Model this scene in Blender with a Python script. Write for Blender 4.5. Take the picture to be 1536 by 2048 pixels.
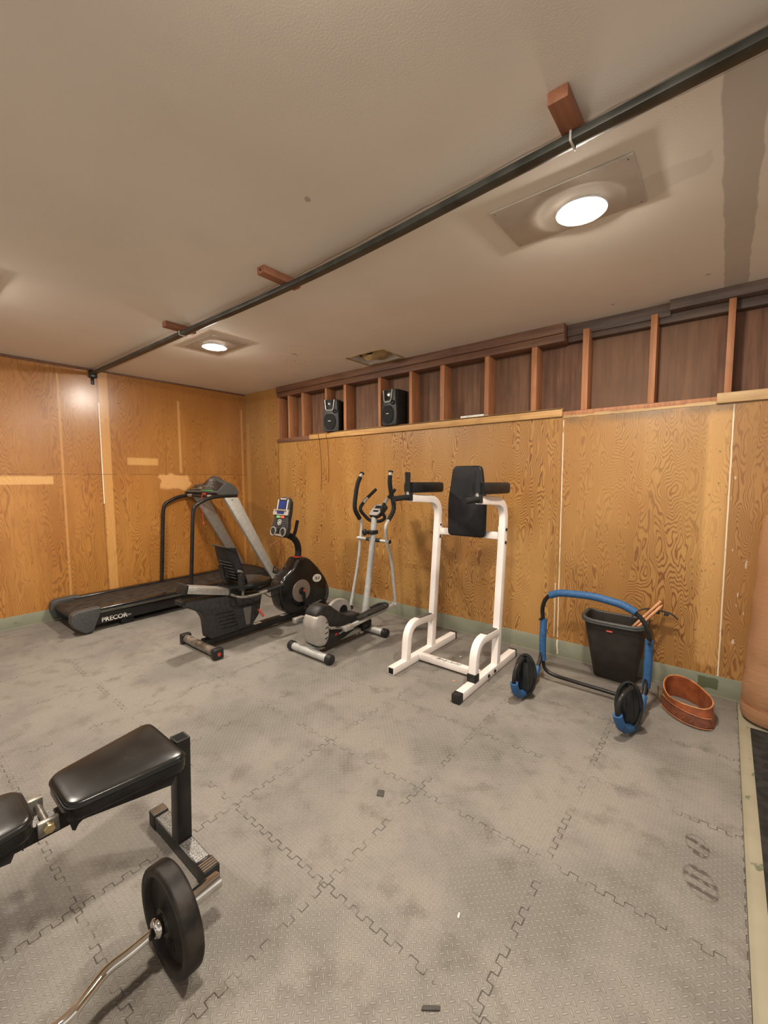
import bpy, bmesh, math, random
from mathutils import Vector, Matrix
random.seed(7)
for o in list(bpy.data.objects): bpy.data.objects.remove(o)
scene = bpy.context.scene
COL = scene.collection
PI = math.pi
R = math.radians

# ------------------------------------------------------------------ camera
cam_data = bpy.data.cameras.new('camera')
cam_data.sensor_fit = 'HORIZONTAL'; cam_data.sensor_width = 36.0
cam_data.lens = 842.67/1536*36.0
cam_data.clip_start = 0.02; cam_data.clip_end = 60
cam = bpy.data.objects.new('camera', cam_data); COL.objects.link(cam)
YAW, PITCH, ROLL = 0.6809, 0.0803, -0.0042
_d = Vector((-math.sin(YAW)*math.cos(PITCH), math.cos(YAW)*math.cos(PITCH), -math.sin(PITCH)))
_r = Vector((math.cos(YAW), math.sin(YAW), 0)); _u = _r.cross(_d)
_r2 = math.cos(ROLL)*_r + math.sin(ROLL)*_u; _u2 = -math.sin(ROLL)*_r + math.cos(ROLL)*_u
cm = Matrix((( _r2.x, _u2.x, -_d.x, 5.5286), (_r2.y, _u2.y, -_d.y, -3.5929), (_r2.z, _u2.z, -_d.z, 1.5), (0,0,0,1)))
cam.matrix_world = cm
scene.camera = cam

# ------------------------------------------------------------------ world (added fill light brightening the ceiling through the room ends left open), exposure
WORLD_STRENGTH = 0.33
w = bpy.data.worlds.new('world'); scene.world = w; w.use_nodes = True
w.node_tree.nodes['Background'].inputs[0].default_value = (1.0, 0.92, 0.84, 1)
w.node_tree.nodes['Background'].inputs[1].default_value = WORLD_STRENGTH
scene.view_settings.view_transform = 'Standard'
scene.view_settings.look = 'None'
scene.view_settings.gamma = 1
scene.view_settings.use_curve_mapping = False
scene.view_settings.exposure = 1.42
LAMP_STRENGTH = 300.0
LAMP_COLOR = (1.0, 0.90, 0.775, 1)
CEIL_Z = 2.72

# ------------------------------------------------------------------ shader helpers
class NT:
    def __init__(s, mat):
        s.t = mat.node_tree; s.mat = mat
    def new(s, kind, **kw):
        n = s.t.nodes.new(kind)
        for k, v in kw.items(): setattr(n, k, v)
        return n
    def link(s, a, b): s.t.links.new(a, b)
class V:
    """scalar socket with arithmetic"""
    def __init__(s, nt, sock): s.nt = nt; s.s = sock
    def _m(s, op, *o, clamp=False):
        n = s.nt.new('ShaderNodeMath', operation=op); n.use_clamp = clamp
        for i, x in enumerate((s,)+o):
            if isinstance(x, V): s.nt.link(x.s, n.inputs[i])
            else: n.inputs[i].default_value = x
        return V(s.nt, n.outputs[0])
    def __add__(s, o): return s._m('ADD', o)
    __radd__ = __add__
    def __sub__(s, o): return s._m('SUBTRACT', o)
    def __rsub__(s, o): return (s*-1)+o
    def __mul__(s, o): return s._m('MULTIPLY', o)
    __rmul__ = __mul__
    def __truediv__(s, o): return s._m('DIVIDE', o)
    def abs(s): return s._m('ABSOLUTE')
    def floor(s): return s._m('FLOOR')
    def fract(s): return s._m('FRACT')
    def sin(s): return s._m('SINE')
    def sqrt(s): return s._m('SQRT')
    def pow(s, e): return s._m('POWER', e)
    def mod(s, e): return s._m('FLOORED_MODULO', e)
    def min(s, o): return s._m('MINIMUM', o)
    def max(s, o): return s._m('MAXIMUM', o)
    def clamp(s): return s._m('ADD', 0.0, clamp=True)
    def less(s, o): return s._m('LESS_THAN', o)
    def greater(s, o): return s._m('GREATER_THAN', o)
    def ss(s, a, b):
        n = s.nt.new('ShaderNodeMapRange', interpolation_type='SMOOTHSTEP')
        s.nt.link(s.s, n.inputs[0]); n.inputs[1].default_value = a; n.inputs[2].default_value = b
        n.inputs[3].default_value = 0; n.inputs[4].default_value = 1
        return V(s.nt, n.outputs[0])
def base_mat(name, color=(.5,.5,.5), rough=.5, metal=0.0, spec=.5):
    m = bpy.data.materials.new(name); m.use_nodes = True
    b = m.node_tree.nodes['Principled BSDF']
    b.inputs['Base Color'].default_value = (*color, 1); b.inputs['Roughness'].default_value = rough
    b.inputs['Metallic'].default_value = metal; b.inputs['Specular IOR Level'].default_value = spec
    return m, NT(m), b
def coords(nt):
    g = nt.new('ShaderNodeNewGeometry'); sp = nt.new('ShaderNodeSeparateXYZ'); nt.link(g.outputs['Position'], sp.inputs[0])
    return V(nt, sp.outputs[0]), V(nt, sp.outputs[1]), V(nt, sp.outputs[2])
def ocoords(nt):
    g = nt.new('ShaderNodeTexCoord'); sp = nt.new('ShaderNodeSeparateXYZ'); nt.link(g.outputs['Object'], sp.inputs[0])
    return V(nt, sp.outputs[0]), V(nt, sp.outputs[1]), V(nt, sp.outputs[2])
def vec(nt, x, y, z):
    c = nt.new('ShaderNodeCombineXYZ')
    for i, a in enumerate((x, y, z)):
        if isinstance(a, V): nt.link(a.s, c.inputs[i])
        else: c.inputs[i].default_value = a
    return c.outputs[0]
def noise(nt, v, scale=1, detail=3, rough=.5, dist=0):
    n = nt.new('ShaderNodeTexNoise'); nt.link(v, n.inputs['Vector'])
    n.inputs['Scale'].default_value = scale; n.inputs['Detail'].default_value = detail
    n.inputs['Roughness'].default_value = rough; n.inputs['Distortion'].default_value = dist
    return V(nt, n.outputs[0])
def mixc(nt, f, a, b):
    n = nt.new('ShaderNodeMix', data_type='RGBA')
    if isinstance(f, V): nt.link(f.s, n.inputs[0])
    else: n.inputs[0].default_value = f
    for x, i in ((a, 6), (b, 7)):
        if isinstance(x, tuple): n.inputs[i].default_value = (*x, 1)
        else: nt.link(x, n.inputs[i])
    return n.outputs[2]
def bump(nt, b, h, strength=.3, dist=.01):
    n = nt.new('ShaderNodeBump'); n.inputs['Strength'].default_value = strength; n.inputs['Distance'].default_value = dist
    nt.link(h.s, n.inputs['Height']); nt.link(n.outputs[0], b.inputs['Normal'])
def rect(x, a0, a1, z, b0, b1, s=.004):
    """soft box mask"""
    m = x.ss(a0-s, a0+s)*(1-x.ss(a1-s, a1+s))
    return m*(z.ss(b0-s, b0+s)*(1-z.ss(b1-s, b1+s)))
def simple(name, color, rough=.5, metal=0.0, var=.12, scale=30, bumpv=0.0, spec=.5):
    m, nt, b = base_mat(name, color, rough, metal, spec)
    x, y, z = ocoords(nt); n = noise(nt, vec(nt, x, y, z), scale, 4)
    dark = tuple(c*(1-var*1.6) for c in color); lite = tuple(min(1, c*(1+var*1.2)+.002) for c in color)
    nt.link(mixc(nt, n.ss(.3,.7), dark, lite), b.inputs['Base Color'])
    r = n*(.25*min(1, rough+.2)) + (rough-.1)
    nt.link(r.clamp().s, b.inputs['Roughness'])
    if bumpv: bump(nt, b, n, bumpv, .003)
    return m

# plywood: contour lines of a stretched noise field (rotary cut fir veneer)
def plywood(name, axis, col_a, col_b, line, marks=None, rough=.38, upper=1.0, sheet=1.22, off=0.0, lines_k=86.0, grain=1.0):
    m, nt, b = base_mat(name, col_a, rough)
    x, y, z = coords(nt)
    h = x if axis == 'x' else y
    h = h - off
    idx = (h/sheet).floor()
    # grain field
    warp = (noise(nt, vec(nt, h*5, idx*7.3, z*8.0), 1, 2)-.5)*.055
    hh = h+warp+(noise(nt, vec(nt, h*20, idx*2.3, z*17), 1, 1)-.5)*.007
    f1 = noise(nt, vec(nt, hh*3.6, idx*3.7+.5, z*.8), 1, 3, .42, .15)
    hm = (h/sheet).fract()
    straight = noise(nt, vec(nt, h*2.6, idx*5.1, z*.5), 1, 1)
    freq = f1*lines_k + hh*16.0
    wave = (freq*PI).sin()*.5+.5
    lines = wave.ss(.50, .94)
    fine = noise(nt, vec(nt, h*170, 1.0, z*7), 1, 3)
    patch = noise(nt, vec(nt, h*1.5, 4.0, z*.9), 1, 3)
    amount = (straight.ss(.36, .56)*.50 + .30)*grain
    c = mixc(nt, patch.ss(.3, .7), col_a, col_b)
    # each veneer strip its own tone
    stripn = noise(nt, vec(nt, (h*3.1).floor()*1.7, 9.0, idx), 3, 0)
    c = mixc(nt, stripn.ss(.3,.7)*.35, c, (col_b[0]*.8, col_b[1]*.72, col_b[2]*.6))
    c = mixc(nt, lines*amount, c, line)
    c = mixc(nt, fine.ss(.52, .72)*.22, c, line)
    flecks = noise(nt, vec(nt, h*55, 2.0, z*26), 1, 1)
    c = mixc(nt, flecks.ss(.66, .74)*.40, c, (line[0]*.7, line[1]*.6, line[2]*.5))
    if marks:
        for (mask, colr, k) in marks(nt, x, y, z): c = mixc(nt, (mask*k).clamp(), c, colr)
    nt.link(c, b.inputs['Base Color'])
    nt.link((patch*.15+(rough-.08)).s, b.inputs['Roughness'])
    bump(nt, b, (lines*-.5)+fine*.5, .10, .0015)
    return m
def ragged(nt, h, z, amp=.012, sc=14):
    return (noise(nt, vec(nt, h, 0.0, z), sc, 3)-.5)*amp
WHITEP = (.78,.68,.52)
def marks_back(nt, x, y, z):
    out = []
    j = ragged(nt, x*0+1.0, z, .006, 9)
    g = noise(nt, vec(nt, 1.0, 2.0, z), 3.0, 2)
    out.append((rect(x+j, 4.472, 4.479, z, .14, 1.985, .0015)*0.9, (.25,.12,.03), .8))
    out.append((rect(x+j, 4.484, 4.492, z, .16, 1.96, .002)*g.ss(.42,.48), WHITEP, .9))
    out.append((rect(x+j, 4.455, 4.463, z, .16, .62, .003)*g.ss(.35,.5), WHITEP, .7))
    out.append((rect(x+j, 5.543, 5.551, z, .12, 1.97, .002)*g.ss(.28,.32), WHITEP, .95))
    s = noise(nt, vec(nt, x*30, 3.0, z*9), 1, 1)
    out.append((rect(x, 5.56, 5.66, z, .3, 1.5, .01)*s.ss(.68,.71), WHITEP, .9))
    nd = noise(nt, vec(nt, x*48, 5.0, z*38), 1, 0)
    out.append((rect(x, 5.40, 5.54, z, .3, 1.95, .02)*nd.ss(.74,.77), (.035,.014,.006), .95))
    # pale fir strip left of the right seam
    out.append((rect(x+ragged(nt,x,z,.03,3), 5.42, 5.54, z, .2, 2.0, .02), (.72,.42,.15), .4))
    # dark mottled area low on the wall, behind the tower
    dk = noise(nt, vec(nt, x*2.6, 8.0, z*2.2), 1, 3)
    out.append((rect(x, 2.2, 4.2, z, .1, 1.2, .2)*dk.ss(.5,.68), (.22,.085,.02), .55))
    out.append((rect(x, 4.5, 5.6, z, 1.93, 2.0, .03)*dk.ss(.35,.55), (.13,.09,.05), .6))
    # drawn-on drip lines below the shelf
    jj = (noise(nt, vec(nt, 0.5, 0.5, z), 11, 2)-.5)*.02
    for a, z0 in ((2.31,.62),(2.36,.95),(2.62,.55)):
        out.append((rect(x+jj, a, a+.005, z, z0, 1.95, .002), (.16,.07,.02), .55))
    out.append((rect(x, .765, .778, z, 0, 2.0, .003), (.12,.05,.015), .75))
    out.append((rect(x, .02, .10, z, .4, 2.3, .01), (.60,.34,.11), .35))
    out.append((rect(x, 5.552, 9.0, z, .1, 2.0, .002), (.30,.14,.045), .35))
    return out
def marks_left(nt, x, y, z):
    out = []
    j = ragged(nt, y*0+1.0, z, .008, 5)
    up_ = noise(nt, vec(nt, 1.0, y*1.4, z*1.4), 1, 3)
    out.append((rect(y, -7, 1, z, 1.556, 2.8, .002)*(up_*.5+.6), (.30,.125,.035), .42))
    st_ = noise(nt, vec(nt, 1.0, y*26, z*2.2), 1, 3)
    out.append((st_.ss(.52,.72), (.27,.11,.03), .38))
    out.append((rect(y+j, -1.855, -1.765, z, .1, 2.72, .006), (.78,.44,.15), .45))
    out.append((rect(y+j, -1.868, -1.857, z, 1.22, 2.36, .0015), (.9,.8,.62), .95))
    out.append((rect(y+j, -1.876, -1.866, z, .1, 2.72, .003), (.10,.045,.015), .5))
    out.append((rect(y, -2.24, -2.22, z, .1, 2.62, .008), (.75,.42,.15), .4))
    out.append((rect(y, -.985, -.955, z, 1.58, 2.5, .008), (.75,.44,.16), .45))
    out.append((rect(y, -.075, -.045, z, .1, 2.5, .006), (.75,.44,.16), .35))
    dz = noise(nt, vec(nt, 1.0, y*4, 0.0), 1, 2)
    out.append((rect(y, -6, 0, z, 1.553, 1.559, .0015)*dz.ss(.35,.5), (.09,.04,.015), .8))
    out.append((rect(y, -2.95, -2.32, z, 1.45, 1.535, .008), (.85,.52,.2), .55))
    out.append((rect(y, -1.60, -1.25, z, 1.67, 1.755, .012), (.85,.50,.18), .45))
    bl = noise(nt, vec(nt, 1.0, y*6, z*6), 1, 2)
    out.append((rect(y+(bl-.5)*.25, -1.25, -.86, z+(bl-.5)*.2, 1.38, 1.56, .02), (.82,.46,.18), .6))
    nd = noise(nt, vec(nt, 1.0, y*25, z*25), 1, 0)
    out.append((nd.ss(.86,.88), (.05,.02,.01), .8))
    return out

# ------------------------------------------------------------------ materials
M = {}
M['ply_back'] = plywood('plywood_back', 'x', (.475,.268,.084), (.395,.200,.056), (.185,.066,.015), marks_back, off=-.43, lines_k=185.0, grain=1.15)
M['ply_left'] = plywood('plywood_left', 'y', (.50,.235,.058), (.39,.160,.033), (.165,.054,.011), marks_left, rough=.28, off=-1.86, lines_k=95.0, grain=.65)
for _n, _w in (('ply_left', .30), ('ply_back', .10)):
    _b = M[_n].node_tree.nodes['Principled BSDF']; _b.inputs['Coat Weight'].default_value = _w; _b.inputs['Coat Roughness'].default_value = .24

def wood_board(name, a, b_, axis='x', rough=.6):
    m, nt, b = base_mat(name, a, rough); x, y, z = coords(nt)
    v = {'x': vec(nt, x*2, y*30, z*30), 'z': vec(nt, x*40, y*40, z*2), 'y': vec(nt, x*30, y*2, z*30)}[axis]
    n = noise(nt, v, 1, 4, .6); n2 = noise(nt, vec(nt, x, y, z), 5, 3)
    c = mixc(nt, n.ss(.35,.65), a, b_); c = mixc(nt, n2.ss(.5,.75)*.4, c, tuple(q*.5 for q in b_))
    nt.link(c, b.inputs['Base Color']); bump(nt, b, n, .2, .002); return m
def sheathing():
    m, nt, b = base_mat('old_sheathing', (.2,.1,.05), .75); x, y, z = coords(nt)
    n = noise(nt, vec(nt, x*26, 1.0, z*1.8), 1, 4, .6); n2 = noise(nt, vec(nt, x*5, 2.0, z*3), 1, 3); n3 = noise(nt, vec(nt, (x*2.4).floor(), 4.0, 0.0), 3.1, 0)
    c = mixc(nt, n.ss(.32,.68), (.22,.108,.06), (.12,.057,.032)); c = mixc(nt, n2.ss(.45,.7)*.55, c, (.085,.045,.028)); c = mixc(nt, n3.ss(.3,.7)*.4, c, (.22,.13,.075))
    k = noise(nt, vec(nt, x*9, 7.0, z*9), 1, 1); c = mixc(nt, k.ss(.76,.80)*.7, c, (.04,.02,.012))
    nt.link(c, b.inputs['Base Color']); bump(nt, b, n, .2, .002); return m
M['ply_dark'] = sheathing()
M['stud'] = wood_board('stud_wood', (.46,.20,.085), (.34,.14,.06), 'z')
M['header'] = wood_board('header_wood', (.20,.095,.05), (.13,.06,.035), 'x')
M['header_old'] = wood_board('old_header_wood', (.13,.085,.06), (.08,.055,.045), 'x')
M['ledge'] = wood_board('ledge_wood', (.60,.35,.13), (.46,.25,.085), 'x')
M['ledge_pale'] = wood_board('pale_ledge_wood', (.55,.37,.18), (.45,.28,.12), 'x')
M['block'] = wood_board('block_wood', (.33,.13,.06), (.24,.09,.045), 'y')

# ceiling plaster
def ceiling_mat():
    m, nt, b = base_mat('ceiling_paint', (.75,.68,.58), .8); x, y, z = coords(nt)
    n = noise(nt, vec(nt, x, y, z), 1.3, 3); g = noise(nt, vec(nt, x, y, z), 160, 3)
    c = mixc(nt, n.ss(.3,.7), (.86,.79,.69), (.80,.73,.63))
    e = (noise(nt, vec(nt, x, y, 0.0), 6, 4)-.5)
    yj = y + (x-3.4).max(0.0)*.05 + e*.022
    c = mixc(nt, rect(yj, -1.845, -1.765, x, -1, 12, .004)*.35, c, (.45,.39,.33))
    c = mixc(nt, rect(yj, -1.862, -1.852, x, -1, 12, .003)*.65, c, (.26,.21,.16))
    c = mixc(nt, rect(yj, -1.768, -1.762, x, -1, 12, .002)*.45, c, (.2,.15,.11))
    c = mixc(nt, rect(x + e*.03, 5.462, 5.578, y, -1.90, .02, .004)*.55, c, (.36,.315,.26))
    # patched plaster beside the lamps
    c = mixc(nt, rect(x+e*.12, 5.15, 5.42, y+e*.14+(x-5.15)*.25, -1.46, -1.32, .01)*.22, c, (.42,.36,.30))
    cr = (noise(nt, vec(nt, x, y, 0.0), 2.2, 3)-.5).abs()
    c = mixc(nt, (1-cr.ss(.0,.004))*rect(x, 1.9, 2.6, y, -1.05, -.45, .05)*.5, c, (.2,.15,.1))
    sp = noise(nt, vec(nt, x, y, 0.0), 9, 0)
    c = mixc(nt, sp.ss(.86,.88)*.5, c, (.2,.14,.1))
    nt.link(c, b.inputs['Base Color']); bump(nt, b, g*.6+n*2, .25, .003); return m
M['ceiling'] = ceiling_mat()

def foam_mat():
    m, nt, b = base_mat('grey_foam', (.2,.18,.16), .72, spec=.35); x, y, z = coords(nt)
    wob = (noise(nt, vec(nt, x, y, 0.0), 3, 2)-.5)*.012
    p = .0205
    u = ((x+y)*(.70711/p)); v = ((x-y)*(.70711/p))
    par = (u.floor()+v.floor()).mod(2.0)
    fu = u.fract()-.5; fv = v.fract()-.5
    a = fu*par + fv*(1-par); c_ = fv*par + fu*(1-par)
    e = (a/.60)*(a/.60) + (c_/.17)*(c_/.17)
    bar = 1-e.ss(.5, 1.05)
    # interlocking seams: square-ish teeth
    T = .61
    def seam(p1, p2, off, ph):
        q = (p1-off)/T; idx = (q+.5).floor()
        d = (q-idx)*T
        tooth = ((p2*(2*PI/.062))+ph).sin()
        w = (tooth*5.0)._m('MINIMUM', 1.0)._m('MAXIMUM', -1.0)*.011 + wob
        dd = (d-w).abs()
        edge = (1-(dd.ss(.0005,.0022)))
        # vertical sides of the teeth
        side = (1-tooth.abs().ss(.0,.16))*(1-(d-wob).abs().ss(.010,.013))
        return edge.max(side)
    s = seam(x, y, 5.0536, 0.3).max(seam(y, x, -2.61, 1.1))
    brk = noise(nt, vec(nt, x, y, 0.0), 9, 2).ss(.42,.58)*.75+.08
    d1 = noise(nt, vec(nt, x, y, 0.0), 1.7, 5, .6); d2 = noise(nt, vec(nt, x+9, y, 0.0), 7, 4, .6); d3 = noise(nt, vec(nt, x, y+3, 0.0), 60, 2)
    tile = noise(nt, vec(nt, ((x-5.0536)/T).floor()*1.3, ((y+2.61)/T).floor()*1.7, 0.0), 2.3, 0)
    c = mixc(nt, tile.ss(.25,.75), (.215,.197,.172), (.25,.228,.197))
    c = mixc(nt, d1.ss(.40,.66), c, (.165,.152,.134))
    c = mixc(nt, d2.ss(.50,.72)*.62, c, (.115,.098,.08))
    c = mixc(nt, d3.ss(.45,.75)*.18, c, (.10,.085,.07))
    c = mixc(nt, bar*.30, c, (.38,.345,.30))
    c = mixc(nt, (s*brk*.8).clamp(), c, (.05,.042,.035))
    # dirt plus dimmer light near the wall, painted into the mat colour
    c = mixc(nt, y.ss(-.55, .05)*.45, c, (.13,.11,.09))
    # printed boot sole marks
    for (cx, cy, rx, ry, rot, frq) in ((5.508,-1.545,.040,.062,.3,95),(5.525,-1.735,.052,.080,.35,120)):
        px = (x-cx)*math.cos(rot)+(y-cy)*math.sin(rot); py = (y-cy)*math.cos(rot)-(x-cx)*math.sin(rot)
        r2 = (px/rx)*(px/rx)+(py/ry)*(py/ry)
        inside = 1-r2.ss(.85,1.1)
        treads = ((py*frq+px*40+(px*50).sin()*.8)).sin().ss(.1,.5)
        rim = r2.ss(.6,.85)
        c = mixc(nt, (inside*(treads.max(rim*.5))*.85*noise(nt, vec(nt, x, y, 0.0), 50, 2).ss(.35,.5)), c, (.06,.05,.042))
    spot = noise(nt, vec(nt, x, y, 0.0), 5.3, 1)
    c = mixc(nt, spot.ss(.80,.84)*.5, c, (.07,.055,.045))
    nt.link(c, b.inputs['Base Color'])
    bump(nt, b, bar*1.0 - s*brk*2.0 + d3*.25, .9, .0032)
    return m
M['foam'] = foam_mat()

def floor_paint():
    m, nt, b = base_mat('painted_concrete', (.5,.44,.3), .65); x, y, z = coords(nt)
    n = noise(nt, vec(nt, x*6, y*3, 0.0), 3, 3); n2 = noise(nt, vec(nt, x, y, 0.0), 3, 3)
    c = mixc(nt, n2.ss(.3,.7), (.34,.305,.215), (.28,.25,.175)); c = mixc(nt, n.ss(.64,.68), c, (.13,.14,.085))
    nt.link(c, b.inputs['Base Color']); bump(nt, b, n, .2, .002); return m
M['concrete'] = floor_paint()
def baseboard_paint():
    m, nt, b = base_mat('green_grey_paint', (.30,.30,.22), .55); x, y, z = coords(nt)
    n = noise(nt, vec(nt, x*3, y*3, z*6), 1, 3); ch = noise(nt, vec(nt, x*9, y*9, z*16), 1, 3)
    c = mixc(nt, n.ss(.3,.7), (.255,.26,.19), (.205,.215,.155))
    c = mixc(nt, (ch.ss(.62,.68)*(1-z.ss(.02,.10))), c, (.07,.10,.04))
    c = mixc(nt, rect(x+(ch-.5)*.05, 5.44, 5.55, z+(ch-.5)*.06, .045, .125, .004)*.9, c, (.075,.09,.04))
    c = mixc(nt, rect(x+(ch-.5)*.02, 4.487, 4.497, z, .02, .15, .003), c, WHITEP)
    c = mixc(nt, (1-z.ss(.004,.014))*.5, c, (.45,.40,.28))
    nt.link(c, b.inputs['Base Color']); bump(nt, b, ch, .15, .002); return m
M['baseboard'] = baseboard_paint()
M['rubber'] = simple('black_rubber', (.022,.02,.018), .8, var=.3, scale=20)
M['far_wall'] = simple('far_wall_wood', (.42,.22,.08), .6, var=.15, scale=3)

M['blk_metal'] = simple('black_metal', (.014,.013,.012), .34, .0, .2, 12)
M['blk_gloss'] = simple('black_gloss_plastic', (.010,.010,.010), .22, 0, .2, 8)
M['blk_plastic'] = simple('black_plastic', (.018,.017,.016), .48, 0, .15, 25, .05)
M['dk_grey'] = simple('dark_grey_plastic', (.055,.057,.055), .5, 0, .12, 60, .05)
M['charcoal'] = simple('charcoal_plastic', (.030,.030,.030), .5, 0, .15, 40, .05)
M['vinyl'] = simple('black_vinyl', (.009,.009,.008), .30, 0, .25, 7, .10, .32)
M['vinyl_matt'] = simple('black_matt_vinyl', (.010,.010,.011), .5, 0, .15, 12, .1)
M['under'] = simple('worn_black_backing', (.012,.009,.007), .85, 0, .3, 30, .3)
M['silver'] = simple('silver_paint', (.44,.44,.42), .42, .25, .06, 20)
M['alu'] = simple('brushed_aluminium', (.50,.49,.46), .35, .7, .08, 40)
M['bike_steel'] = simple('worn_steel', (.24,.22,.19), .4, .6, .3, 20)
M['ell_silver'] = simple('warm_silver_plastic', (.38,.35,.32), .38, .3, .08, 10)
M['white'] = simple('white_enamel', (.80,.74,.70), .38, 0, .04, 6)
M['tape'] = simple('grip_tape', (.10,.088,.07), .9, 0, .5, 300, .4)
M['chrome'] = simple('chrome', (.72,.70,.66), .10, 1.0, .1, 15)
M['dark_chrome'] = simple('dark_glossy_metal', (.16,.155,.14), .22, .8, .1, 10)
M['cast'] = simple('cast_iron', (.020,.015,.011), .55, .0, .5, 14, .3)
M['foam_blue'] = simple('blue_foam', (.020,.088,.22), .6, 0, .12, 50, .1)
M['grip'] = simple('black_foam_grip', (.013,.013,.013), .8, 0, .2, 120, .2)
M['bin'] = simple('dark_brown_plastic', (.030,.024,.020), .55, 0, .1, 12, .05)
M['red'] = simple('red_plastic', (.55,.05,.03), .45)
M['pink'] = simple('red_grip', (.62,.10,.07), .5)
M['green'] = simple('green_button', (.12,.42,.12), .45)
M['lcd'] = simple('blue_lcd', (.01,.025,.12), .2)
M['white_pl'] = simple('white_plastic', (.7,.68,.62), .4)
M['belt_rub'] = simple('running_belt', (.035,.027,.021), .7, 0, .25, 14, .1)
M['stick'] = simple('raw_wood_stick', (.58,.28,.13), .6, 0, .15, 10)
M['zinc'] = simple('yellow_zinc', (.45,.36,.18), .35, .8, .2, 30)
M['black'] = simple('deep_black', (.004,.004,.004), .9)
M['speckle'] = simple('speckled_paint', (.16,.15,.135), .4, .3, .75, 260)
M['hub_brown'] = simple('satin_bronze_disc', (.26,.215,.18), .4, .4, .06, 10)
M['insul'] = simple('tan_paper', (.45,.31,.15), .8, 0, .25, 8, .3)
M['cavity'] = simple('dark_cavity', (.03,.018,.010), .95)  # near-black colour for the inside of the ceiling cavity
M['scrap'] = simple('foam_scrap', (.06,.052,.045), .8)
M['wire'] = simple('brown_wire', (.10,.045,.015), .6)
M['plate_paint'] = simple('plate_paint', (.56,.49,.41), .6, 0, .06, 4)
M['metal_rail'] = simple('dark_green_steel', (.055,.058,.050), .45, .2, .25, 8)
M['stripe'] = simple('brown_stripe', (.20,.12,.065), .6)
def leather(name, col, scale=18):
    m, nt, b = base_mat(name, col, .48); x, y, z = ocoords(nt)
    n = noise(nt, vec(nt, x, y, z), scale, 4, .6); n2 = noise(nt, vec(nt, x, y, z), scale*6, 3)
    c = mixc(nt, n.ss(.3,.7), col, tuple(q*.55 for q in col)); nt.link(c, b.inputs['Base Color'])
    bump(nt, b, n2, .25, .002); return m
M['leather'] = leather('tan_leather', (.36,.095,.03))
M['leather_edge'] = leather('leather_edge', (.55,.24,.10))
M['leather_strap'] = leather('dark_leather_strap', (.20,.06,.028))
def bagmat():
    m, nt, b = base_mat('wrinkled_tan_vinyl', (.42,.22,.12), .45); x, y, z = ocoords(nt)
    n = noise(nt, vec(nt, x*12, y*12, z*45), 1, 4, .6, .6); n2 = noise(nt, vec(nt, x, y, z*.6), 4, 3)
    c = mixc(nt, n2.ss(.3,.7), (.37,.195,.10), (.30,.15,.075)); nt.link(c, b.inputs['Base Color'])
    bump(nt, b, n, .5, .006); return m
M['bag'] = bagmat()
def emis(name, col, s):
    m = bpy.data.materials.new(name); m.use_nodes = True; t = m.node_tree; t.nodes.clear()
    e = t.nodes.new('ShaderNodeEmission'); o = t.nodes.new('ShaderNodeOutputMaterial')
    e.inputs[0].default_value = col; e.inputs[1].default_value = s; t.links.new(e.outputs[0], o.inputs[0]); return m
M['lamp'] = emis('lamp_glow', LAMP_COLOR, LAMP_STRENGTH)
for _n in ('blk_metal','blk_plastic','vinyl_matt','grip','charcoal','bin','rubber','black','belt_rub','cast'):
    M[_n].node_tree.nodes['Principled BSDF'].inputs['Specular IOR Level'].default_value = .3

# ------------------------------------------------------------------ mesh builder (world coordinates, parent origin removed on build)
def fillet(pts, r, n=6):
    pts = [Vector(p) for p in pts]; out = [pts[0]]
    for i in range(1, len(pts)-1):
        a, b, c = pts[i-1], pts[i], pts[i+1]
        rr = min(r, (a-b).length*.49, (c-b).length*.49)
        p0 = b+(a-b).normalized()*rr; p2 = b+(c-b).normalized()*rr
        for k in range(n+1):
            t = k/n; out.append(p0*(1-t)**2 + b*2*t*(1-t) + p2*t*t)
    out.append(pts[-1]); return out
def smooth(pts, n=6):
    P = [Vector(p) for p in pts]; P = [P[0]*2-P[1]]+P+[P[-1]*2-P[-2]]; out = []
    for i in range(1, len(P)-2):
        for k in range(n):
            t = k/n
            out.append(.5*((2*P[i])+(P[i+1]-P[i-1])*t+(2*P[i-1]-5*P[i]+4*P[i+1]-P[i+2])*t*t+(3*P[i]-P[i-1]-3*P[i+1]+P[i+2])*t**3))
    out.append(P[-2]); return out
def round_poly(poly, r, n=4):
    P = [Vector((*p, 0)) for p in poly]; out = []; L = len(P)
    for i in range(L):
        a, b, c = P[i-1], P[i], P[(i+1) % L]
        rr = min(r, (a-b).length*.45, (c-b).length*.45)
        p0 = b+(a-b).normalized()*rr; p2 = b+(c-b).normalized()*rr
        for k in range(n+1):
            t = k/n; q = p0*(1-t)**2+b*2*t*(1-t)+p2*t*t; out.append((q.x, q.y))
    return out
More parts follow.
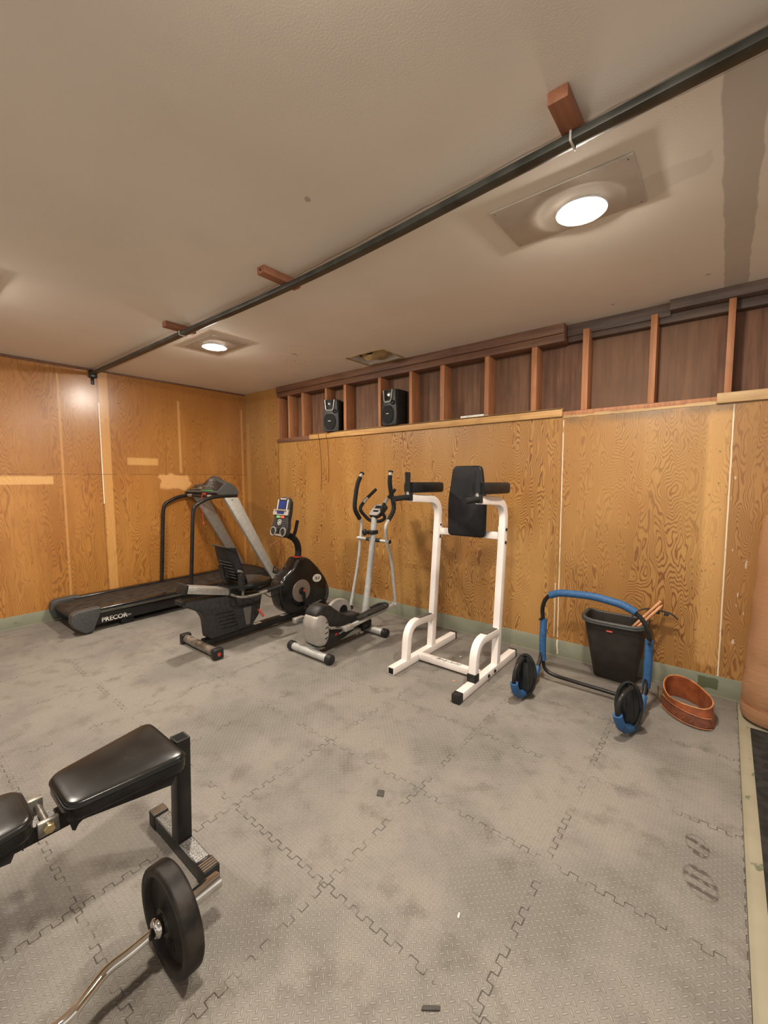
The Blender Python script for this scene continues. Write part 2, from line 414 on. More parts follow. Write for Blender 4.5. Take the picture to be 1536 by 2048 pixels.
class B:
    def __init__(s): s.bm = bmesh.new()
    def _merge(s, t):
        me = bpy.data.meshes.new('tmp'); t.to_mesh(me); t.free(); s.bm.from_mesh(me); bpy.data.meshes.remove(me)
    def box(s, c, d, rot=None, bev=0.0, seg=2):
        t = bmesh.new(); bmesh.ops.create_cube(t, size=1)
        for v in t.verts: v.co = Vector((v.co.x*d[0], v.co.y*d[1], v.co.z*d[2]))
        if bev > 0: bmesh.ops.bevel(t, geom=t.edges[:], offset=min(bev, min(d)*.48), segments=seg, affect='EDGES', profile=.5)
        if rot is not None:
            for v in t.verts: v.co = rot @ v.co
        for v in t.verts: v.co += Vector(c)
        s._merge(t); return s
    def bx(s, x0, x1, y0, y1, z0, z1, bev=0.0, seg=2):
        return s.box(((x0+x1)/2, (y0+y1)/2, (z0+z1)/2), (abs(x1-x0), abs(y1-y0), abs(z1-z0)), None, bev, seg)
    def prism(s, poly, lo, hi, axis='x', bev=0.0, frame=None, seg=2):
        """poly of (a,b) extruded lo..hi; axis x: (a,b)=(y,z); y: (x,z); z: (x,y)"""
        t = bmesh.new(); f = []
        for k in (lo, hi):
            vs = []
            for a, b in poly:
                co = {'x': (k, a, b), 'y': (a, k, b), 'z': (a, b, k)}[axis]; vs.append(t.verts.new(co))
            f.append(vs)
        n = len(poly)
        t.faces.new(f[0]); t.faces.new(f[1][::-1])
        for i in range(n): t.faces.new((f[0][i], f[1][i], f[1][(i+1) % n], f[0][(i+1) % n]))
        bmesh.ops.recalc_face_normals(t, faces=t.faces[:])
        if bev > 0:
            caps = set(f[0]+f[1]); ed = [e for e in t.edges if (e.verts[0] in f[0] and e.verts[1] in f[0]) or (e.verts[0] in f[1] and e.verts[1] in f[1])]
            bmesh.ops.bevel(t, geom=ed, offset=bev, segments=seg, affect='EDGES', profile=.5, clamp_overlap=True)
        if frame is not None:
            for v in t.verts: v.co = frame @ v.co
        s._merge(t); return s
    def tube(s, pts, r, seg=12, caps=True, closed=False):
        P = [Vector(p) for p in pts]; n = len(P); rr = r if isinstance(r, (list, tuple)) else [r]*n
        T = []
        for i in range(n):
            if closed: d = P[(i+1) % n]-P[i-1]
            else: d = P[min(i+1, n-1)]-P[max(i-1, 0)]
            T.append(d.normalized())
        N = T[0].orthogonal().normalized(); rings = []
        for i in range(n):
            if i: N = (N - T[i]*N.dot(T[i]));  N = N.normalized() if N.length > 1e-6 else T[i].orthogonal().normalized()
            Bn = T[i].cross(N)
            rings.append([s.bm.verts.new(P[i]+(N*math.cos(2*PI*k/seg)+Bn*math.sin(2*PI*k/seg))*rr[i]) for k in range(seg)])
        for i in range(n if closed else n-1):
            a, b = rings[i], rings[(i+1) % n]
            for k in range(seg): s.bm.faces.new((a[k], a[(k+1) % seg], b[(k+1) % seg], b[k]))
        if caps and not closed: s.bm.faces.new(rings[0][::-1]); s.bm.faces.new(rings[-1])
        return s
    def sweep(s, pts, w, h, N, bev=.004, caps=True, thick=None):
        """rectangular bar along a planar path; w along plane normal N, h across"""
        P = [Vector(p) for p in pts]; N = Vector(N).normalized(); n = len(P)
        prof = round_poly([(-w/2,-h/2),(w/2,-h/2),(w/2,h/2),(-w/2,h/2)], bev, 2); rings = []
        for i in range(n):
            d1 = (P[i]-P[i-1]).normalized() if i else None; d2 = (P[i+1]-P[i]).normalized() if i < n-1 else None
            d1 = d1 or d2; d2 = d2 or d1
            T = (d1+d2).normalized(); k = 1/max(.4, T.dot(d1)); O = T.cross(N).normalized()
            rings.append([s.bm.verts.new(P[i]+N*a+O*b*k) for a, b in prof])
        m = len(prof)
        for i in range(n-1):
            for k in range(m): s.bm.faces.new((rings[i][k], rings[i][(k+1) % m], rings[i+1][(k+1) % m], rings[i+1][k]))
        if caps: s.bm.faces.new(rings[0][::-1]); s.bm.faces.new(rings[-1])
        return s
    def lathe(s, prof, c, axis, seg=32):
        """prof: (radius, height) along axis from c"""
        A = Vector(axis).normalized(); N = A.orthogonal().normalized(); Bn = A.cross(N); c = Vector(c); rings = []
        for r, h in prof:
            if r < 1e-5: rings.append([s.bm.verts.new(c+A*h)])
            else: rings.append([s.bm.verts.new(c+A*h+(N*math.cos(2*PI*k/seg)+Bn*math.sin(2*PI*k/seg))*r) for k in range(seg)])
        for i in range(len(rings)-1):
            a, b = rings[i], rings[i+1]
            for k in range(seg):
                k2 = (k+1) % seg
                q = [a[k % len(a)], a[k2 % len(a)], b[k2 % len(b)], b[k % len(b)]]
                u = []
                for v in q:
                    if v not in u: u.append(v)
                if len(u) > 2: s.bm.faces.new(u)
        if len(rings[0]) > 1 and prof[0] != prof[-1]: s.bm.faces.new(rings[0][::-1])
        if len(rings[-1]) > 1 and prof[0] != prof[-1]: s.bm.faces.new(rings[-1])
        return s
    def cyl(s, c, axis, r, h, seg=20, bev=.15):
        e = min(r, h)*bev
        return s.lathe([(r-e,-h/2),(r,-h/2+e),(r,h/2-e),(r-e,h/2)], c, axis, seg)
    def grid(s, rows, closed=False):
        V_ = [[s.bm.verts.new(Vector(p)) for p in r] for r in rows]
        for i in range(len(V_)-1):
            m = len(V_[i])
            for k in range(m if closed else m-1):
                s.bm.faces.new((V_[i][k], V_[i][(k+1) % m], V_[i+1][(k+1) % m], V_[i+1][k]))
        return s
    def solid(s, t):
        bmesh.ops.recalc_face_normals(s.bm, faces=s.bm.faces[:]); bmesh.ops.solidify(s.bm, geom=s.bm.faces[:], thickness=t); return s
    def build(s, name, mat, parent=None, smooth_deg=38):
        bmesh.ops.recalc_face_normals(s.bm, faces=s.bm.faces[:])
        for f in s.bm.faces: f.smooth = True
        for e in s.bm.edges:
            if len(e.link_faces) == 2 and e.calc_face_angle(0) > R(smooth_deg): e.smooth = False
        org = Vector((0,0,0)); p = parent
        while p is not None: org += p.location; p = p.parent
        for v in s.bm.verts: v.co -= org
        if parent is None and name not in NOORG:
            c = Vector((0,0,0)); xs = [v.co for v in s.bm.verts]
            c = Vector(((min(v.x for v in xs)+max(v.x for v in xs))/2, (min(v.y for v in xs)+max(v.y for v in xs))/2, min(v.z for v in xs)))
            for v in s.bm.verts: v.co -= c
        else: c = Vector((0,0,0))
        me = bpy.data.meshes.new(name); s.bm.to_mesh(me); s.bm.free()
        me.materials.append(M[mat] if isinstance(mat, str) else mat)
        o = bpy.data.objects.new(name, me); COL.objects.link(o); o.location = c
        if parent is not None: o.parent = parent
        return o
def build_each(b, name, mat, parent):
    """every loose piece of the builder becomes a part of its own"""
    left = set(b.bm.verts); out = []
    while left:
        st = [left.pop()]; isl = set(st)
        while st:
            v = st.pop()
            for e in v.link_edges:
                o = e.other_vert(v)
                if o in left: left.discard(o); isl.add(o); st.append(o)
        out.append(isl)
    b.bm.verts.ensure_lookup_table(); res = []
    for isl in out:
        nb = B(); mp = {}
        for v in isl: mp[v] = nb.bm.verts.new(v.co)
        for f in {f for v in isl for f in v.link_faces}: nb.bm.faces.new([mp[v] for v in f.verts])
        res.append(nb.build(name, mat, parent))
    b.bm.free(); return res
NOORG = set()
def tag(o, label, cat, group=None):
    o['label'] = label; o['category'] = cat
    if group: o['group'] = group
    return o
def struct(o): o['kind'] = 'structure'; return o
def thing(name, loc, label, cat, group=None):
    o = bpy.data.objects.new(name, None); COL.objects.link(o); o.location = loc; o.empty_display_size = .1
    return tag(o, label, cat, group)
def text_obj(name, body, size, mat, parent, M4, extrude=.0008, bold=.0, shear=0, spacing=1.0):
    cu = bpy.data.curves.new('txt', 'FONT'); cu.body = body; cu.size = size; cu.extrude = extrude; cu.offset = bold
    cu.shear = shear; cu.space_character = spacing; cu.align_x = 'LEFT'
    to = bpy.data.objects.new('txt', cu); COL.objects.link(to)
    dg = bpy.context.evaluated_depsgraph_get(); dg.update()
    me = bpy.data.meshes.new_from_object(to.evaluated_get(dg)); bpy.data.objects.remove(to)
    org = Vector((0,0,0)); p = parent
    while p is not None: org += p.location; p = p.parent
    for v in me.vertices: v.co = M4 @ v.co - org
    me.materials.clear(); me.materials.append(M[mat])
    o = bpy.data.objects.new(name, me); COL.objects.link(o); o.parent = parent; return o
def frame(o, u, v):
    u = Vector(u).normalized(); v = Vector(v).normalized(); n = u.cross(v).normalized(); v = n.cross(u)
    return Matrix(((u.x,v.x,n.x,o[0]),(u.y,v.y,n.y,o[1]),(u.z,v.z,n.z,o[2]),(0,0,0,1)))

# ================================================================== SETTING
XR, YF = 8.6, -6.6       # far ends of the room, outside the picture
struct(B().bx(-.1, XR+.1, YF-.1, .3, -.15, -.012).build('floor', 'concrete'))
# foam mat carpet of interlocking tiles
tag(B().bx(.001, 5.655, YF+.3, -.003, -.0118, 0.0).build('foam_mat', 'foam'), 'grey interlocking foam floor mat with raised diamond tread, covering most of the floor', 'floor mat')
tag(B().bx(5.712, 8.2, -5.5, -.335, -.0118, -.002).build('rubber_mat', 'rubber'), 'black rubber floor mat along the right edge beyond the beige strip', 'floor mat')

# back wall: full plywood left of the opening, plywood below it
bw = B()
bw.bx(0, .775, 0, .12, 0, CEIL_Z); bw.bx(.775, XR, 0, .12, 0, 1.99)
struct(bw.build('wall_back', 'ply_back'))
struct(B().bx(.6, XR, .15, .25, 1.9, CEIL_Z+.05).build('wall_back_sheathing', 'ply_dark'))
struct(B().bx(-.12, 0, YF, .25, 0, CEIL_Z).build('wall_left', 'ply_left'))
# ceiling with the broken opening (2.46..2.93, -.40..-.06)
cb = B(); hx0, hx1, hy0, hy1 = 2.47, 2.93, -.41, -.06
for a in ((-.1, hx0, YF, .25), (hx1, XR, YF, .25), (hx0, hx1, YF, hy0), (hx0, hx1, hy1, .25)):
    cb.bx(a[0], a[1], a[2], a[3], CEIL_Z, CEIL_Z+.06)
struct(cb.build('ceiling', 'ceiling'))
struct(B().bx(hx0-.05, hx0, hy0, hy1, CEIL_Z+.06, CEIL_Z+.25).bx(hx1, hx1+.05, hy0, hy1, CEIL_Z+.06, CEIL_Z+.25).bx(hx0, hx1, hy0-.05, hy0, CEIL_Z+.06, CEIL_Z+.25).bx(hx0, hx1, hy1, hy1+.05, CEIL_Z+.06, CEIL_Z+.25).bx(hx0-.05, hx1+.05, hy0-.05, hy1+.05, CEIL_Z+.25, CEIL_Z+.28).build('ceiling_cavity', 'cavity'))
struct(B().bx(.0, XR, -.012, .0, -.012, .142, .003).build('baseboard_back', 'baseboard'))
struct(B().bx(.0, .012, YF, -.012, -.012, .125, .003).build('baseboard_left', 'baseboard'))
# header plates above the opening
h = B(); h.bx(.775, 4.476, -.022, .14, 2.645, 2.72, .002); h.bx(.775, 4.476, -.008, .14, 2.583, 2.643, .002)
struct(h.build('trim_header', 'header'))
h = B(); h.bx(4.48, 5.17, .06, .15, 2.63, 2.72, .002); h.bx(5.17, XR, -.004, .15, 2.65, 2.72, .002); h.bx(4.48, XR, .08, .15, 2.59, 2.65, .002)
struct(h.build('trim_header_right', 'header_old'))
# studs
for i, (x0, wd) in enumerate([(.99,.036),(1.265,.04),(1.70,.035),(2.015,.042),(2.54,.037),(2.955,.036),(3.325,.045),(3.79,.042),(4.214,.044),(4.61,.045),(5.06,.04),(5.49,.038),(5.90,.04),(6.3,.04),(6.7,.04)]):
    struct(B().bx(x0, x0+wd, .002 if x0 < 4.5 else .012, .149, 2.03, 2.6 if x0 < 4.48 else 2.648, .002).build('trim_stud', 'stud'))
struct(B().bx(.775, XR, .004, .149, 1.992, 2.028, .002).build('trim_sill_plate', 'stud'))
struct(B().bx(.775, .80, .0, .14, 2.03, 2.585, .002).build('trim_jamb', 'stud'))
# nailed ledge boards
struct(B().bx(1.43, 4.48, -.022, -.001, 1.988, 2.056, .003).bx(1.43, 4.48, -.022, .05, 2.044, 2.056, .002).build('trim_ledge', 'ledge'))
struct(B().bx(.77, 1.428, -.014, -.001, 1.982, 2.036, .002).bx(.77, 1.428, -.012, .04, 2.029, 2.036, .001).build('trim_ledge_left', 'header'))
struct(B().bx(5.456, 6.9, -.022, -.001, 1.98, 2.046, .003).build('trim_ledge_right', 'ledge_pale'))
lb = B()
x = 4.485
while x < 5.45:
    dx = random.uniform(.03, .09); lb.bx(x, min(x+dx, 5.455), -.004, .003, 1.978+random.uniform(-.004,.002), 1.996+random.uniform(-.004,.004)); x += dx
struct(lb.build('trim_torn_edge', 'ledge_pale'))
# dark cornice on the left wall
struct(B().bx(.0, .014, YF, -1.90, 2.695, 2.72, .002).bx(0, .01, -1.84, 0, 2.70, 2.72, .001).build('trim_cornice_left', 'header'))

# steel rail under the ceiling with wooden spacer blocks
t = thing('ceiling_rail', (4.3, -1.905, 2.65), 'long dark steel rail under the ceiling running out from the left wall', 'rail')
B().sweep(smooth([(.0,-1.915,2.665),(2.0,-1.895,2.665),(3.6,-1.885,2.665),(4.85,-1.955,2.665),(5.6,-2.0,2.665),(XR,-2.18,2.665)], 8), .027, .048, (0,0,1), .003).build('rail_bar', 'metal_rail', t)
B().bx(.0, .05, -1.945, -1.875, 2.62, 2.70, .004).bx(.0, .010, -1.925, -1.895, 2.55, 2.62, .002).build('end_bracket', 'blk_metal', t)
for (bx_, y0, y1, lab) in ((2.08, -2.04, -1.80, 'reddish wood block above the steel rail, nearest the left wall'), (3.385, -2.07, -1.80, 'reddish wood block above the steel rail, the middle one of three'), (5.06, -2.14, -1.90, 'reddish wood block above the steel rail, near the bright ceiling light')):
    yr = -1.895 if bx_ < 3 else -1.967
    g = thing('spacer_block', (bx_, (y0+y1)/2, 2.68), lab, 'wood block', 'wood blocks on the ceiling rail')
    B().bx(bx_-.032, bx_+.032, y0, y1, 2.6795, 2.7195, .003).build('block', 'block', g)
    if bx_ != 3.385:
        B().tube(fillet([(bx_, yr+.027, 2.70), (bx_, yr+.029, 2.648), (bx_, yr-.029, 2.648), (bx_, yr-.027, 2.70)], .006), .004, 8).build('strap', 'white_pl', g)
    else:
        B().cyl((bx_, y0-.0005, 2.70), (0,1,0), .006, .002, 12).build('drill_hole', 'black', g)

# downlights
def downlight(cx, cy, label, px0, px1, py0, py1):
    t = thing('ceiling_light', (cx, cy, CEIL_Z-.01), label, 'ceiling light', 'recessed ceiling lights on painted plates')
    B().bx(px0, px1, py0, py1, CEIL_Z-.009, CEIL_Z-.001, .002).build('mounting_plate', 'plate_paint', t)
    B().lathe([(.088,-.009),(.103,-.011),(.110,-.016),(.106,-.021),(.092,-.020),(.088,-.012)], (cx, cy, CEIL_Z), (0,0,1), 40).build('trim_ring', 'white_pl', t)
    B().lathe([(.0,-.038),(.03,-.0365),(.06,-.030),(.080,-.019),(.087,-.010)], (cx, cy, CEIL_Z), (0,0,1), 40).build('lens', 'lamp', t)
    s = B()
    for (a, b) in ((px0+.02, py0+.02), (px1-.02, py0+.02), (px0+.02, py1-.02), (px1-.02, py1-.02)): s.cyl((a, b, CEIL_Z-.0095), (0,0,1), .004, .002, 8)
    build_each(s, 'screw', 'bike_steel', t)
downlight(1.825, -1.48, 'small glowing round ceiling light on a square plate near the left wall', 1.60, 2.10, -1.66, -1.31)
downlight(4.96, -1.46, 'large bright round ceiling light on a painted plate, upper right', 4.62, 5.20, -1.69, -1.33)
downlight(1.80, -3.18, 'square light plate just showing at the left edge of the ceiling', 1.60, 2.10, -3.36, -2.995)
downlight(4.90, -3.12, 'ceiling light out of view above the camera', 4.66, 5.16, -3.30, -2.94)

# broken hole: paper flap and torn frame
t = thing('torn_ceiling_patch', (2.70, -.23, CEIL_Z), 'torn square opening in the ceiling with tan paper hanging, above the right speaker', 'ceiling hole')
rows = []
for i in range(9):
    u = i/8; rows.append([(hx0+.03+u*(hx1-hx0-.05), hy0+.05+v/8*.26, CEIL_Z+.10-.13*math.sin(PI*u)*math.sin(PI*(.25+v/8*.6))+.02*math.sin(7*u+v)) for v in range(9)])
B().grid(rows).solid(.003).build('paper_flap', 'insul', t)
B().bx(hx0-.012, hx0+.004, hy0-.01, hy1+.01, 2.712, 2.7195).bx(hx1-.006, hx1+.012, hy0, hy1+.012, 2.712, 2.7195).bx(hx0, hx1, hy0-.014, hy0+.002, 2.713, 2.7195).bx(hx0, hx1, hy1-.004, hy1+.014, 2.712, 2.7195).build('torn_edge', 'insul', t)

# ================================================================== TREADMILL
t = thing('treadmill', (.42, -1.2, 0), 'long black and grey treadmill standing along the left plywood wall', 'treadmill')
fr = B(); fr.prism(round_poly([(-2.26,.065),(-.12,.075),(-.12,.17),(-2.26,.17)], .01), .09, .765, 'x', .006); fr.build('frame', 'blk_gloss', t)
belt = [(-2.385,.13),(-2.43,.165),(-2.40,.205),(-2.34,.215),(-.50,.232),(-.45,.2),(-.45,.172),(-2.3,.166)]
B().prism(round_poly(belt, .04, 5), .145, .70, 'x', .004).build('running_belt', 'belt_rub', t)
for (a, b_) in ((.05,.14), (.705,.79)):
    B().prism(round_poly([(-2.24,.172),(-.30,.18),(-.30,.243),(-2.24,.234)], .018), a, b_, 'x', .014, seg=4).build('side_rail', 'blk_gloss', t)
B().prism(round_poly([(-2.21,.182),(-.35,.19),(-.35,.216),(-2.21,.206)], .01), .789, .796, 'x', .002).build('trim_strip', 'dark_chrome', t)
for (a, b_) in ((.03,.135), (.71,.805)):
    B().prism(round_poly([(-2.425,.09),(-2.445,.14),(-2.435,.215),(-2.39,.238),(-2.19,.245),(-2.205,.17),(-2.265,.025),(-2.33,.012)], .014, 4), a, b_, 'x', .010, seg=3).build('end_cap', 'dk_grey', t)
for yy in (-1.93, -.35):
    for xx in (.16, .70): B().bx(xx-.035, xx+.035, yy-.07, yy+.05, .0, .066, .008).build('foot', 'blk_plastic', t)
hd = B(); rows = []
for i in range(13):
    y = -.60+.54*i/12; s_ = math.sin(PI*min(1, max(0, (i/12*1.02+.02)))) ** .45
    rows.append([(.425+.36*(1 if abs(c) < 1e-9 and False else -math.cos(PI*k/12))*(1.0), y, .175+.135*s_*(math.sin(PI*k/12) ** .35)) for k, c in [(k, 0) for k in range(13)]])
hd.grid(rows); hd.bx(.075,.775,-.58,-.08,.12,.19,.01).build('motor_hood', 'blk_plastic', t)
for (a, b_) in ((.015,.07), (.75,.81)):
    B().prism(round_poly([(-.165,.13),(-.06,.13),(-.655,1.265),(-.842,1.272)], .012), a, b_, 'x', .006).build('upright', 'silver', t)
build_each(B().cyl((.81,-.135,.21), (1,0,0), .008, .004, 12).cyl((.81,-.74,1.24), (1,0,0), .008, .004, 12), 'bolt', 'blk_metal', t)
for x_ in (.045, .80):
    B().tube(fillet([(x_,-1.29,.235),(x_,-1.235,1.10),(x_,-1.215,1.19),(x_,-1.05,1.272),(x_,-.90,1.29),(x_,-.67,1.292)], .12, 8), .021, 14).build('handrail', 'blk_metal', t)
B().tube([(.045,-.93,1.288),(.80,-.93,1.288)], .019, 14).build('crossbar', 'blk_metal', t)
cs_ = B()
for a, b_ in ((.10,.21),(.60,.68)): cs_.tube([(a,-.93,1.288),(b_,-.93,1.288)], .0205, 14)
build_each(cs_, 'pulse_plate', 'alu', t)
# console: sections along x
def con_top(x): return 1.425+.115*math.exp(-((x-.50)/.20)**2)+ (.02 if x > .7 else 0)
rows = []
for i in range(19):
    x = .02+.79*i/18; tz = con_top(x); e = 0.0
    rows.append([(x,-.925,1.315),(x,-.945,1.335),(x,-.90,1.36),(x,-.835+.02,tz-.02),(x,-.80,tz),(x,-.755,tz-.012),(x,-.69,1.31+(tz-1.31)*.62),(x,-.652,1.345),(x,-.66,1.285),(x,-.80,1.29)])
cc = B(); cc.grid(rows, closed=True); cc.bm.verts.ensure_lookup_table()
for r0 in (0, 18): cc.bm.faces.new([cc.bm.verts[r0*10+k] for k in range(10)])
con = cc.build('console', 'dk_grey', t, 45)
def con_pt(x, v):   # v 0..1 up the reading face
    z0, y0 = 1.362, -.905; z1 = con_top(x)-.02; y1 = -.818
    return Vector((x, y0+(y1-y0)*v-.004, z0+(z1-z0)*v+.001))
def con_patch(x0, x1, v0, v1, off=.0):
    n = 6; rows = []
    for i in range(n+1):
        x = x0+(x1-x0)*i/n; rows.append([con_pt(x, v0)+Vector((0,-off,off*.5)), con_pt(x, v1)+Vector((0,-off,off*.5))])
    return B().grid(rows).solid(.002)
con_patch(.06,.76,.04,.95).build('face_panel', 'blk_gloss', con)
con_patch(.19,.36,.12,.75,.003).build('keypad', 'silver', con)
k_ = B()
for i in range(4):
    for j in range(3):
        p = con_pt(.215+.035*i, .2+.2*j); k_.box(p+Vector((0,-.006,.003)), (.02,.004,.008))
build_each(k_, 'key', 'blk_plastic', con)
k_ = B()
for i in range(5):
    p = con_pt(.42+.055*i, .30); k_.box(p+Vector((0,-.004,.002)), (.03,.003,.006))
build_each(k_, 'legend', 'silver', con)
p = con_pt(.52,.74); k_ = B(); k_.box(p+Vector((0,-.004,.002)), (.09,.003,.010), Matrix.Rotation(.15,3,'Y')); k_.build('emblem', 'ell_silver', con)
B().bx(.40,.66,-.925,-.90,1.352,1.362,.002).build('green_strip', 'green', con)
B().bx(.47,.55,-.945,-.915,1.305,1.325,.003).build('stop_button', 'red', con)
B().tube(smooth([(.505,-.945,1.31),(.50,-.965,1.27),(.492,-.955,1.1),(.49,-.95,.96)]), .0028, 8).build('lanyard', 'red', t)
B().prism([(.478,.935),(.504,.935),(.491,.965)], -.956, -.944, 'y', .002).build('clip', 'red', t)
text_obj('lettering', 'PRECOR', .062, 'white_pl', t, frame((.7665,-2.185,.083), (0,1,0), (0,0,1)), .0006, .0012, 0, 1.0)
text_obj('model_lettering', '954', .026, 'silver', t, frame((.7665,-1.955,.09), (0,1,0), (0,0,1)), .0006)
B().tube(smooth([(.86,-.10,.20),(.88,-.05,.5),(.88,-.06,.62),(.86,-.11,.66),(.82,-.2,.60)]), .007, 8).build('cable', 'leather', t)

# ================================================================== RECUMBENT BIKE
bx0 = 2.03
t = thing('recumbent_bike', (bx0, -1.1, 0), 'black recumbent exercise bike with an oval 28.0 badge, beside the treadmill', 'exercise bike')
B().tube([(1.76,-1.82,.047),(2.28,-1.82,.047)], .037, 18).build('rear_stabilizer', 'bike_steel', t)
for xx in (1.745, 2.295):
    e = B().bx(xx-.03, xx+.03, -1.865, -1.775, .0, .092, .014, 3).build('end_cap', 'blk_plastic', t)
    if xx > 2: B().cyl((xx+.03,-1.82,.045), (1,0,0), .016, .003, 16).build('red_mark', 'red', e)
B().sweep([(bx0,-1.80,.065),(bx0,-.36,.065)], .085, .062, (1,0,0), .012).build('main_beam', 'blk_metal', t)
B().tube([(1.80,-.37,.042),(2.26,-.37,.042)], .035, 16).build('front_stabilizer', 'blk_metal', t)
build_each(B().bx(bx0-.02, bx0+.03, -.98,-.86,.0965,.0975).bx(bx0-.02, bx0+.03, -1.30,-1.22,.0965,.0975), 'warning_sticker', 'white_pl', t)
body = B().prism(round_poly([(-1.77,.095),(-1.785,.27),(-1.83,.35),(-1.975,.435),(-1.985,.475),(-1.57,.445),(-1.22,.405),(-1.26,.2),(-1.35,.10)], .025, 4), 1.955, 2.085, 'x', .015, seg=3).build('seat_support', 'charcoal', t)
v = B()
for i in range(5): v.box((2.087, -1.62+.012*i, .30-.035*i), (.006, .17-.004*i, .012), Matrix.Rotation(R(-3),3,'X'), .002)
build_each(v, 'louver', 'blk_metal', body)
B().prism(round_poly([(-1.41,.13),(-1.37,.13),(-1.345,.30),(-1.435,.30)], .012), 2.083, 2.088, 'x').build('vent_mesh', 'speckle', body)
a_ = R(-14)
sl = B(); sl.box((bx0,-1.76,.528), (.135,.42,.062), Matrix.Rotation(a_,3,'X'), .006); sl.build('seat_rail', 'alu', t)
s2 = B(); s2.box((bx0,-1.965,.58), (.15,.03,.085), Matrix.Rotation(a_,3,'X'), .006); s2.box((bx0,-1.50,.46), (.15,.16,.085), Matrix.Rotation(a_,3,'X'), .01); s2.box((bx0,-1.985,.47),(.11,.05,.04),None,.008)
build_each(s2, 'rail_cap', 'blk_plastic', t)
# seat cushion
rows = []
for i in range(11):
    u = i/10; y = -1.58+.44*u; hw = (.205-.05*max(0,(u-.6)/.4)**2)
    row = []
    for k in range(16):
        a = 2*PI*k/16; cx_ = math.cos(a); sx_ = math.sin(a)
        e = (math.sin(PI*(.04+.92*u)))**.3
        row.append((bx0+.0+hw*e*math.copysign(abs(cx_)**.5, cx_), y, .515+.04*math.copysign(abs(sx_)**.7, sx_)*e+.012*abs(cx_)))
    rows.append(row)
sc = B(); sc.grid(rows, closed=True); sc.bm.verts.ensure_lookup_table()
sc.bm.faces.new([sc.bm.verts[k] for k in range(16)]); sc.bm.faces.new([sc.bm.verts[160+k] for k in range(16)])
sc.build('seat_cushion', 'vinyl', t)
rows = []
for i in range(11):
    v_ = i/10; z = .555+.335*v_; hw = .155+.035*math.sin(PI*min(1, v_*.75+.1))
    rows.append([(bx0-.005+hw*c/5, -1.485-.115*v_-.03*(abs(c)/5)**2*-1-.012*math.sin(PI*v_), z) for c in range(-5, 6)])
back = B().grid(rows).solid(.014).build('backrest', 'vinyl_matt', t)
rb = B()
for i in range(6): z = .60+.03*i; rb.tube([(bx0-.10,-1.512-.1*(z-.56)/.335,z),(bx0+.10,-1.512-.1*(z-.56)/.335,z)], .004, 6)
build_each(rb, 'mesh_rib', 'dk_grey', back)
B().tube([(bx0-.16,-1.603,.893),(bx0+.16,-1.603,.893)], .007, 8).build('top_edge', 'charcoal', back)
bk = B(); bk.sweep(smooth([(bx0-.02,-1.50,.47),(bx0-.02,-1.56,.56),(bx0-.02,-1.60,.72)]), .06, .025, (1,0,0), .005); bk.build('backrest_bracket', 'blk_metal', t)
for s_ in (-1, 1):
    hb = B().tube(fillet([(bx0+s_*.03,-1.56,.455),(bx0+s_*.20,-1.56,.45),(bx0+s_*.215,-1.42,.44),(bx0+s_*.215,-1.10,.47)], .06), .013, 10).build('side_handle', 'bike_steel', t)
    B().tube([(bx0+s_*.215,-1.28,.453),(bx0+s_*.215,-1.09,.471)], .018, 12).build('grip', 'grip', hb)
g = B().bx(2.17,2.21,-1.53,-1.485,.49,.66,.012,3).build('arm_support', 'blk_plastic', t)
gg = B()
for i in range(8): gg.bx(2.168,2.212,-1.535,-1.48,.505+.018*i,.512+.018*i,.002)
build_each(gg, 'rib', 'charcoal', g)
B().tube([(2.20,-1.505,.66),(2.20,-1.50,.67),(2.18,-1.54,.68)], .013, 8).tube([(2.20,-1.505,.44),(2.20,-1.505,.5)], .012, 8).build('arm_post', 'bike_steel', t)
B().tube(smooth([(2.13,-1.44,.40),(2.15,-1.38,.37),(2.15,-1.33,.30),(2.15,-1.30,.255)]), .005, 8).build('seat_lever', 'blk_metal', t)
B().tube([(2.15,-1.312,.27),(2.15,-1.262,.19)], .012, 10).build('lever_grip', 'pink', t)
B().tube(smooth([(2.06,-1.20,.40),(2.06,-1.12,.33),(2.06,-1.03,.33),(2.06,-1.0,.36)]), .004, 6).build('cable', 'black', t)
# drive housing
prof = [(-.79,.672),(-.685,.672),(-.62,.635),(-.51,.525),(-.41,.40),(-.352,.27),(-.36,.17),(-.41,.105),(-.56,.085),(-.74,.085),(-.93,.115),(-1.0,.19),(-1.035,.31),(-1.035,.42),(-.99,.49),(-.92,.53),(-.86,.575),(-.82,.63)]
fh = B().prism(round_poly(prof, .04, 3), 1.935, 2.115, 'x', .028, seg=4).build('drive_housing', 'blk_gloss', t)
B().cyl((2.117,-.765,.325), (1,0,0), .118, .010, 40, .3).build('side_disc', 'hub_brown', fh)
B().cyl((2.123,-.765,.325), (1,0,0), .038, .018, 24).build('hub_cap', 'blk_plastic', fh)
B().cyl((bx0,-.735,.676), (0,0,1), .050, .010, 24).build('collar', 'red', fh)
bm_ = frame((2.1155,-.545,.420), (0,1,-.15), (0,.15,1))
bd = B(); bd.prism([(.062*math.cos(2*PI*k/32), .043*math.sin(2*PI*k/32)) for k in range(32)], 0, .003, 'z', 0, bm_); bd = bd.build('badge', 'white_pl', fh)
text_obj('badge_number', '28.0', .044, 'black', bd, frame((2.119,-.586,.410), (0,1,-.15), (0,.15,1)), .0005, .0008)
text_obj('lettering', 'SCHWINN', .028, 'silver', fh, frame((2.1155,-.62,.135), (0,1,.12), (0,-.12,1)), .0004)
B().prism(round_poly([(-.44,.16),(-.40,.15),(-.375,.25),(-.40,.33),(-.42,.33),(-.41,.24)], .01), 2.112, 2.118, 'x').build('reflector', 'dk_grey', fh)
